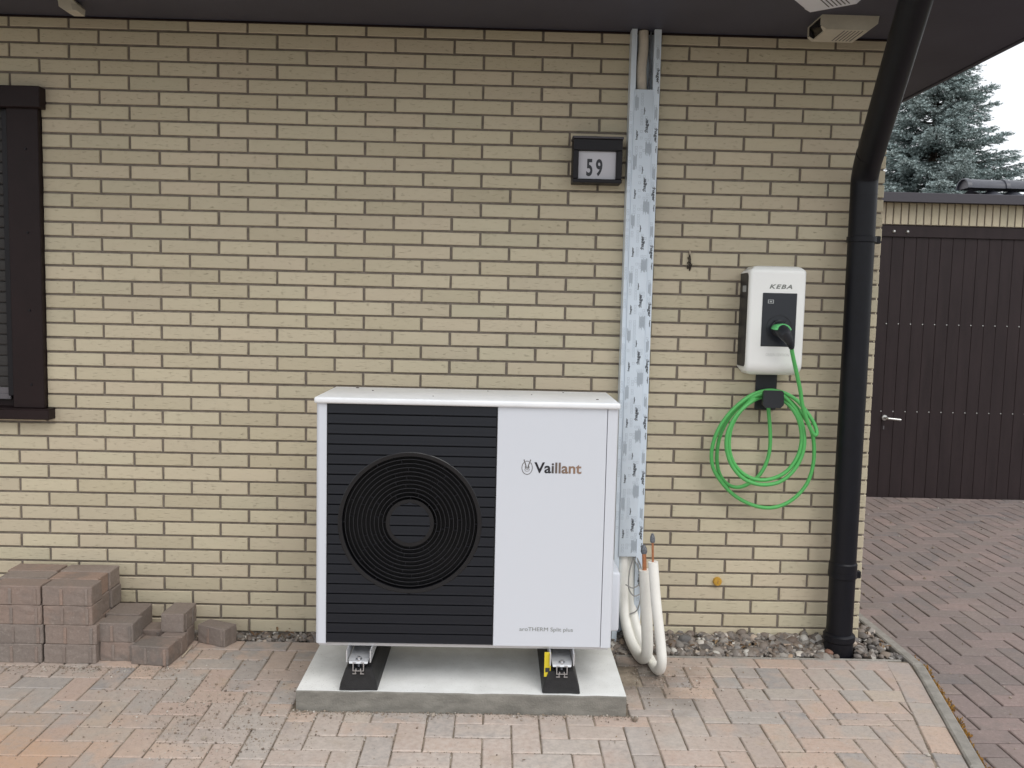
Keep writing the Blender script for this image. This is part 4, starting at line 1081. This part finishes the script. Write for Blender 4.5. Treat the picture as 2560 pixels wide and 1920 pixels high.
# ================================================================== GRAVEL, GRIT, MOSS, LEAVES
def blob(rad, rnd, sub=1):
    bm = bmesh.new(); bmesh.ops.create_icosphere(bm, subdivisions=sub, radius=1)
    wob = rnd.uniform(.05, .14); p0, p1 = rnd.uniform(0, 6), rnd.uniform(0, 6)
    sx, sy, sz = rnd.uniform(.75, 1.25), rnd.uniform(.7, 1.05), rnd.uniform(.5, .8)
    q = Matrix.Rotation(rnd.uniform(0, 6.28), 3, 'Z') @ Matrix.Rotation(rnd.uniform(-.5, .5), 3, 'X')
    vs = [q @ Vector((v.co.x * sx, v.co.y * sy, v.co.z * sz)) * rad * (1 + wob * math.sin(2.3 * v.co.x + 3.1 * v.co.y + p0) + wob * .8 * math.sin(3.7 * v.co.z + 2.2 * v.co.y + p1)) * rnd.uniform(.97, 1.03) for v in bm.verts]
    bm.verts.index_update(); fs = [[v.index for v in f.verts] for f in bm.faces]; bm.free(); return vs, fs
rnd = random.Random(21)
LIB = [blob(1, rnd, 1) for _ in range(5)] + [blob(1, rnd, 2) for _ in range(12)]
gv = MB()
def stone(mb, x, y, z, r, smooth=True):
    vs, fs = rnd.choice(LIB); q = Matrix.Rotation(rnd.uniform(0, 6.28), 3, 'Z') @ Matrix.Rotation(rnd.gauss(0, .25), 3, 'X')
    mb.add([Vector((x, y, z)) + q @ (v * r) for v in vs], fs, 0, smooth)
for k in range(1500):
    x = rnd.uniform(2.09, 3.40); y = rnd.uniform(-.166, .0)
    if x > 3.245: y = rnd.uniform(-.166, .42)
    if x > kerb_x(max(min(y, .59), -.24)) - .012: continue
    if math.hypot(x - 3.135, y + .112) < .062: continue
    r_ = min(.026, .0085 + rnd.expovariate(1 / .0062))
    h = -.012 + rnd.random() * .016 + max(0, (y + .13)) * .26 * (1 if x < 3.2 else .15)
    stone(gv, x, y, h + r_ * .2, r_)
for k in range(420):
    x = rnd.uniform(.25, 1.05); y = rnd.uniform(-.085, .0)
    stone(gv, x, y, -.012 + rnd.random() * .02, min(.02, .006 + rnd.expovariate(1 / .0045)))
for k in range(120): stone(gv, rnd.uniform(1.05, 2.1), rnd.uniform(-.09, 0), -.01 + rnd.random() * .012, .006 + rnd.expovariate(1 / .004))
single('gravel', gv, MT['gravel'], 'mixed grey river gravel along the foot of the wall', 'gravel', kind='stuff', fix=False)
def cobble(label, m, c_, s):
    mb = MB(); bm = bmesh.new(); bmesh.ops.create_icosphere(bm, subdivisions=3, radius=1)
    r2 = random.Random(len(label))
    ph = [r2.uniform(0, 6) for _ in range(3)]
    for v in bm.verts: v.co *= 1 + .06 * math.sin(3 * v.co.x + ph[0]) + .05 * math.sin(4 * v.co.y + ph[1]) + .04 * math.sin(5 * v.co.z + ph[2])
    mb.from_bm(bm, smooth=True, xf=Matrix.Translation(c_) @ Matrix.Diagonal((*s, 1)))
    return single('cobble', mb, m, label, 'stone', loc=c_)
cobble('large dark grey cobble in the gravel right of the white pipes', MT['stone_dark'], (2.448, -.055, .020), (.034, .026, .030))
cobble('reddish brown stone in the gravel left of the downpipe foot', MT['stone_red'], (3.063, -.142, .014), (.022, .018, .014))
lf = MB()
def leaf(x, y, z, l):
    q = Matrix.Rotation(rnd.uniform(0, 6.28), 3, 'Z') @ Matrix.Rotation(rnd.gauss(0, .5), 3, 'X') @ Matrix.Rotation(rnd.gauss(0, .4), 3, 'Y')
    w = l * .4
    P2 = [(-l / 2, 0, 0), (-l * .15, -w / 2, l * .08), (l * .25, -w * .4, l * .1), (l / 2, 0, 0), (l * .25, w * .4, l * .12), (-l * .15, w / 2, l * .06), (0, 0, -.0 * l)]
    lf.add([Vector((x, y, z)) + q @ Vector(p) for p in P2], [[0, 1, 6], [1, 2, 6], [2, 3, 6], [3, 4, 6], [4, 5, 6], [5, 0, 6]])
for k in range(130):
    if k % 3: x, y = rnd.uniform(2.3, 3.0), rnd.uniform(-.12, -.0)
    elif k % 2: x, y = rnd.uniform(3.26, 3.35), rnd.uniform(-.12, .2)
    else: x, y = rnd.uniform(.5, .93), rnd.uniform(-.08, -.0)
    leaf(x, y, .012 + rnd.random() * .02, rnd.uniform(.012, .030))
for k in range(14): leaf(rnd.uniform(0, 3), rnd.uniform(-1.2, -.4), .006, rnd.uniform(.008, .016))
single('leaf_litter', lf, MT['leaf'], 'brown dry leaves lying on the gravel', 'leaves', kind='stuff', fix=False)
gt_ = MB()
TET = [(1, 1, 1), (-1, -1, 1), (-1, 1, -1), (1, -1, -1)]; TF = [[0, 1, 2], [0, 3, 1], [0, 2, 3], [1, 3, 2]]
OC = [(1, 0, 0), (0, 1, 0), (-1, 0, 0), (0, -1, 0), (0, 0, .8), (0, 0, -.8)]; OF = [[0, 1, 4], [1, 2, 4], [2, 3, 4], [3, 0, 4], [1, 0, 5], [2, 1, 5], [3, 2, 5], [0, 3, 5]]
def grain(x, y, r_, z=0.):
    q = Matrix.Rotation(rnd.uniform(0, 6.28), 3, 'Z') @ Matrix.Rotation(rnd.uniform(-.6, .6), 3, 'X')
    gt_.add([Vector((x, y, z + r_ * .4)) + q @ (Vector(v) * r_ * rnd.uniform(.7, 1.2)) for v in OC], OF)
def inslab(x, y): return SX0 < x < SX1 and SY < y < -.14
for k in range(5200):
    t = rnd.random()
    if t < .22: x, y = rnd.uniform(.85, 2.13), slab_edge(1.4) - abs(rnd.gauss(0, .022))
    elif t < .50: x, y = rnd.gauss(.66, .16), rnd.gauss(-.86, .16)
    elif t < .66: x, y = rnd.uniform(-.6, .34), -.385 - abs(rnd.gauss(0, .05))
    elif t < .78: x, y = rnd.gauss(2.25, .15), rnd.gauss(-.42, .14)
    elif t < .90: x, y = rnd.uniform(-.4, 3.0), rnd.uniform(-1.4, -.45)
    else: x, y = rnd.uniform(.1, .85), rnd.gauss(-.55, .18)
    if inslab(x, y) or y > -.2 or (x < .30 and y > -.375) or x > kerb_x(y): continue
    grain(x, y, min(.0075, .0012 + rnd.expovariate(1 / .0011)))
for p in CRUMB:
    for i in range(len(p)):
        (xa, ya), (xb, yb2) = p[i], p[(i + 1) % len(p)]
        for k in range(int(math.hypot(xb - xa, yb2 - ya) / .017)):
            t = rnd.random(); q_ = math.sin(xa * 3.1 + ya * 2.3) + math.sin(ya * 5.2 - xa * 1.7)
            if rnd.random() < .45 + .2 * q_: grain(xa + (xb - xa) * t + rnd.gauss(0, .0016), ya + (yb2 - ya) * t + rnd.gauss(0, .0016), rnd.uniform(.0016, .0036), -.003)
for x, y, r_ in [(1.38, -.775, .011), (2.11, -.79, .014), (.62, -.97, .011), (3.075, -1.01, .010), (2.5, -.52, .006), (2.86, -.485, .007), (2.62, -.47, .005), (-.10, -.36, .008)]: grain(x, y, r_)
for k in range(700):
    x, y = rnd.uniform(3.4, 6), rnd.uniform(-1.3, 3.2)
    grain(x, y, .0015 + rnd.expovariate(1 / .002), DZ)
single('grit', gt_, MT['grit'], 'loose sand and grit scattered over the paving', 'grit', kind='stuff', fix=False)
ms_ = MB()
for k in range(1500):
    y = rnd.uniform(-2.0, -.10); x = kerb_x(y) + .050 + abs(rnd.gauss(0, .011))
    if math.sin(y * 9) + math.sin(y * 23 + 1) < -.5 and rnd.random() < .8: continue
    r_ = rnd.uniform(.0025, .006)
    q = Matrix.Rotation(rnd.uniform(0, 6.28), 3, 'Z')
    ms_.add([Vector((x, y, DZ + .012 * rnd.random() + .002)) + q @ (Vector(v) * r_) for v in OC], OF)
single('moss', ms_, MT['moss'], 'orange moss growing along the kerb', 'moss', kind='stuff', fix=False)

# ================================================================== GARAGE
GY = 3.30; gx0, gx1 = 4.0, 8.6
ga = thing('garage', 'garage with dark boarded door and band of upright cream bricks', 'garage', (6.0, GY, DZ))
wl = MB().box(gx0, gx1, GY + .0065, GY + .25, 2.213, 2.392)
wl.box(4.0, 4.66, GY + .0065, GY + .25, DZ - .1, 2.2125).box(7.42, gx1, GY + .0065, GY + .25, DZ - .1, 2.2125)
wl.box(gx0, gx0 + .24, GY + .2505, GY + 6, DZ - .1, 2.392).box(gx1 - .24, gx1, GY + .2505, GY + 6, DZ - .1, 2.392)
lint = part('lintel_wall', wl, MT['mortar'], ga, fix=False)
tmp = MB(); brick_geo(tmp, -.0262, .0262, -.0862, .0862, j=.0008)
sold = tmp.mesh('brick', MT['brick_soldier'], fix=False)
k = 0; x = 4.034
while x < gx1 - .03:
    copy_piece('brick', sold, lint, (x, GY + random.uniform(-.001, .001), 2.303), 0, 0, random.gauss(0, .006)); x += .0620
sd_ = MB()
for c_ in range(0, 36):
    z0 = DZ - .02 + c_ * CP; z1 = z0 + CP - .0096
    if z1 > 2.21: break
    for (a, b) in ((4.0, 4.655), (7.425, gx1)):
        xx = a - (.125 if c_ % 2 else 0)
        while xx < b:
            p0, p1 = max(a, xx), min(b, xx + .2396)
            if p1 - p0 > .03: brick_geo(sd_, p0, p1, z0, z1, y=GY)
            xx += .25
part('side_bricks', sd_, MT['brick'], lint, kind='stuff', fix=False)
part('roof_edge', MB().box(gx0 - .12, gx1 + .12, GY - .10, GY - .08, 2.383, 2.458, .003).box(gx0 - .12, gx1 + .12, GY - .0795, GY + 6.1, 2.394, 2.44), MT['fascia'], ga, fix=False)
dr = MB().box(4.662, 7.418, GY + .012, GY + .06, 2.118, 2.2115, .003)
door = part('door', dr, MT['garage_door'], ga)
bd = MB().box(-.0489, .0489, 0, .03, 0, 2.150 + .03, .0018); bme = bd.mesh('board', MT['garage_door'])
x = 4.712; nb = 0
while x < 7.40:
    copy_piece('board', bme, door, (x, GY + .026 + random.uniform(-.0008, .0008), DZ + .006 - .03), 0); x += .0996; nb += 1
part('door_backing', MB().box(4.662, 7.418, GY + .050, GY + .058, DZ + .004, 2.116), MT['void'], door)
rv = MB()
for k in range(nb):
    for z in (1.415, .695):
        rv.lathe([(.0001, -.0055), (.0045, -.0045), (.0065, 0)], (4.752 + k * .0996, GY + .0262, z), 'y', 8)
part('rivets', rv, MT['steel'], door, kind='stuff')
for x in (4.765, 4.875):
    part('bolt', MB().lathe([(.0001, -.014), (.008, -.012), (.014, -.004), (.015, 0)], (x, GY + .0125, 2.160), 'y', 14), MT['steel'], door)
part('door_handle', MB().tube([(4.782, GY + .027, .643), (4.782, GY - .022, .643), (4.790, GY - .030, .642), (4.895, GY - .032, .633)], .0105, 12).lathe([(.0001, GY + .010), (.022, GY + .012), (.024, GY + .0265)], (4.782, 0, .643), 'y', 20), MT['steel'], door)
part('keyhole_plate', MB().box(4.776, 4.788, GY + .021, GY + .0265, .545, .575, .002), MT['alu_dull'], door)

# ---- tiled ridge beyond the garage
rb = thing('outbuilding', 'grey tiled ridge of an outbuilding showing above the garage edge', 'outbuilding', (9.5, 6.0, 0))
RZ = 2.90; RY = 6.0
part('walls', MB().box(6.80, 14, 4.9 + 4.6, 13.3, -.1, 2.2).box(6.80, 14, 5.2, 6.8, 2.5, 2.58), MT['mortar'], rb, fix=False)
def tile_roof(mb, sgn):
    # pantile waves running down from the ridge
    for r_ in range(4):
        vs = []; nn = 0
        x = 6.77
        while x < 13.0:
            ph = ((x - 6.77) / .235) * 2 * math.pi
            zz = .030 * max(0, math.cos(ph)) ** .8 if math.cos(ph) > 0 else .010 * math.cos(ph)
            a, b = r_ * .33, (r_ + 1) * .33 + .03
            vs += [(x, RY + sgn * a * .93, RZ - .035 - a * .36 + zz), (x, RY + sgn * b * .93, RZ - .020 - b * .36 + zz)]; nn += 1; x += .0195
        mb.add(vs, [[2 * k, 2 * k + 1, 2 * k + 3, 2 * k + 2] for k in range(nn - 1)], 0, True)
tr = MB(); tile_roof(tr, -1); tile_roof(tr, 1)
part('tile_field', tr, MT['tile'], rb, kind='stuff', fix=False)
rt = MB(); out_p = [(.125 * math.cos(a), .105 * math.sin(a)) for a in [math.pi * k / 14 for k in range(15)]]
secs = [(-.02, 1.10), (.02, 1.12), (.035, 1.04), (.40, .98), (.44, .96)]
vs = []
for x_, s_ in secs: vs += [(x_, y_ * s_, z_ * s_) for y_, z_ in out_p]
n = 15
rt.add(vs, [[i * n + k, i * n + k + 1, (i + 1) * n + k + 1, (i + 1) * n + k] for i in range(len(secs) - 1) for k in range(n - 1)], 0, True)
vi = [(secs[0][0], y_ * .98, z_ * .98 - .0) for y_, z_ in out_p]; rt.add(vs[:n] + vi, [[k, k + 1, n + k + 1, n + k] for k in range(n - 1)])
rt.add([(v[0] + .03, v[1], v[2]) for v in vi] + vi, [[k, k + 1, n + k + 1, n + k] for k in range(n - 1)])
rme = rt.mesh('ridge_tile', MT['tile'])
for k in range(14): copy_piece('ridge_tile', rme, rb, (6.705 + k * .425, RY, RZ - .005))
part('end_cap', MB().add([(6.715, RY + y_ * .95, RZ + z_ * .95) for y_, z_ in out_p], [list(range(15))]), MT['alu_dull'], rb)

# ================================================================== SPRUCE
tree = thing('spruce_tree', 'blue spruce standing behind the garage', 'spruce', (9.25, 12.0, -.15))
TX, TY, TTOP = 9.25, 12.0, 6.35
part('trunk', MB().tube([(TX, TY, -.2), (TX + .02, TY, 2), (TX - .02, TY, 4.2), (TX, TY, TTOP - .1)], [.17, .13, .075, .012], 12), MT['bark'], tree)
rt_ = random.Random(17)
nv, nfc, yg = [], [], []
limbs = MB()
def shoot(p, d, l, young):
    # short bristling shoot: needles as slim blades round the axis
    d = d.normalized(); a = d.orthogonal().normalized(); b = d.cross(a)
    m_ = max(7, int(l / .0085))
    for k in range(m_):
        t = (k + rt_.random()) / m_; w = rt_.uniform(0, 6.28); o = a * math.cos(w) + b * math.sin(w)
        base = p + d * (l * t); nl = rt_.uniform(.026, .042) * (1.1 - .35 * t)
        tip = base + (o * .85 + d * .75) * nl; sd_v = d.cross(o) * .0085 + d * .004
        i = len(nv); nv.extend((base - sd_v, base + sd_v, tip)); nfc.append((i, i + 1, i + 2))
        yy_ = min(1, max(0, young * (.35 + .65 * t) + rt_.gauss(0, .1))); yg.extend((yy_ * .8, yy_ * .8, min(1, yy_ * 1.1)))
z = 1.6
while z < TTOP - .08:
    nb_ = rt_.randint(7, 9); ph = rt_.uniform(0, 6.28)
    for k in range(nb_):
        w = ph + 2 * math.pi * k / nb_ + rt_.gauss(0, .16)
        L = (.16 + .57 * (TTOP - z) ** .95) * rt_.uniform(.72, 1.15); L = min(L, 2.1)
        face = math.cos(w - math.atan2(CAM.y - TY, CAM.x - TX))      # sides away from the garden are left sparser
        dn = 1.0 if face > -.45 else .45
        if z < 3.1: dn *= .35
        dv = Vector((math.cos(w), math.sin(w), 0)); sidev = Vector((-dv.y, dv.x, 0))
        rise = rt_.uniform(.02, .30) + .35 * (z / TTOP) ** 3
        def bp(t): return Vector((TX, TY, z)) + dv * (L * t) + Vector((0, 0, L * (rise * t * (1.25 - .75 * t) * 1.0 - .16 * t * (1 - t) * 1.5))) 
        limbs.tube([bp(0), bp(.35), bp(.7), bp(1)], [.018, .012, .007, .002], 5)
        ns_ = int(L / .034 * dn) + 4
        for q in range(ns_):
            t = .16 + .84 * (q + rt_.random()) / ns_; pb = bp(t)
            sg = 1 if q % 2 else -1
            tl = (.07 + .36 * L * (1 - t) ** .75 * rt_.uniform(.5, 1.1)); tl = min(tl, .46)
            td = (sidev * sg * rt_.uniform(.6, 1) + dv * rt_.uniform(.5, .95) + Vector((0, 0, rt_.uniform(-.38, .22)))).normalized()
            m2 = max(1, int(tl / .042))
            for u in range(m2):
                f = (u + .4) / m2; pc = pb + td * (tl * f) + Vector((0, 0, -.25 * tl * f * f))
                sgn2 = 1 if u % 2 else -1
                sd2 = (td * .8 + td.cross(Vector((0, 0, 1))) * sgn2 * .8 + Vector((0, 0, rt_.uniform(-.3, .35))))
                yng = min(1, .22 + .75 * t * (.4 + .6 * f))
                shoot(pc, sd2, rt_.uniform(.055, .11), yng)
            shoot(pb + td * tl * .8 + Vector((0, 0, -.2 * tl)), td, rt_.uniform(.07, .12), min(1, .45 + .6 * t))
        shoot(bp(.93), dv + Vector((0, 0, .15)), .13, 1)
    z += rt_.uniform(.13, .19)
shoot(Vector((TX, TY, TTOP - .2)), Vector((0, 0, 1)), .25, 1)
part('limbs', limbs, MT['bark'], tree, fix=False)
me = bpy.data.meshes.new('crown'); org = ORG[tree.name]
me.from_pydata([v - org for v in nv], [], nfc); me.materials.append(MT['needles'])
at = me.attributes.new('young', 'FLOAT', 'POINT'); at.data.foreach_set('value', yg)
cr = bpy.data.objects.new('crown', me); COL.objects.link(cr); cr.parent = tree; cr['kind'] = 'stuff'
print('needle tris', len(nfc), 'objects', len(bpy.data.objects))
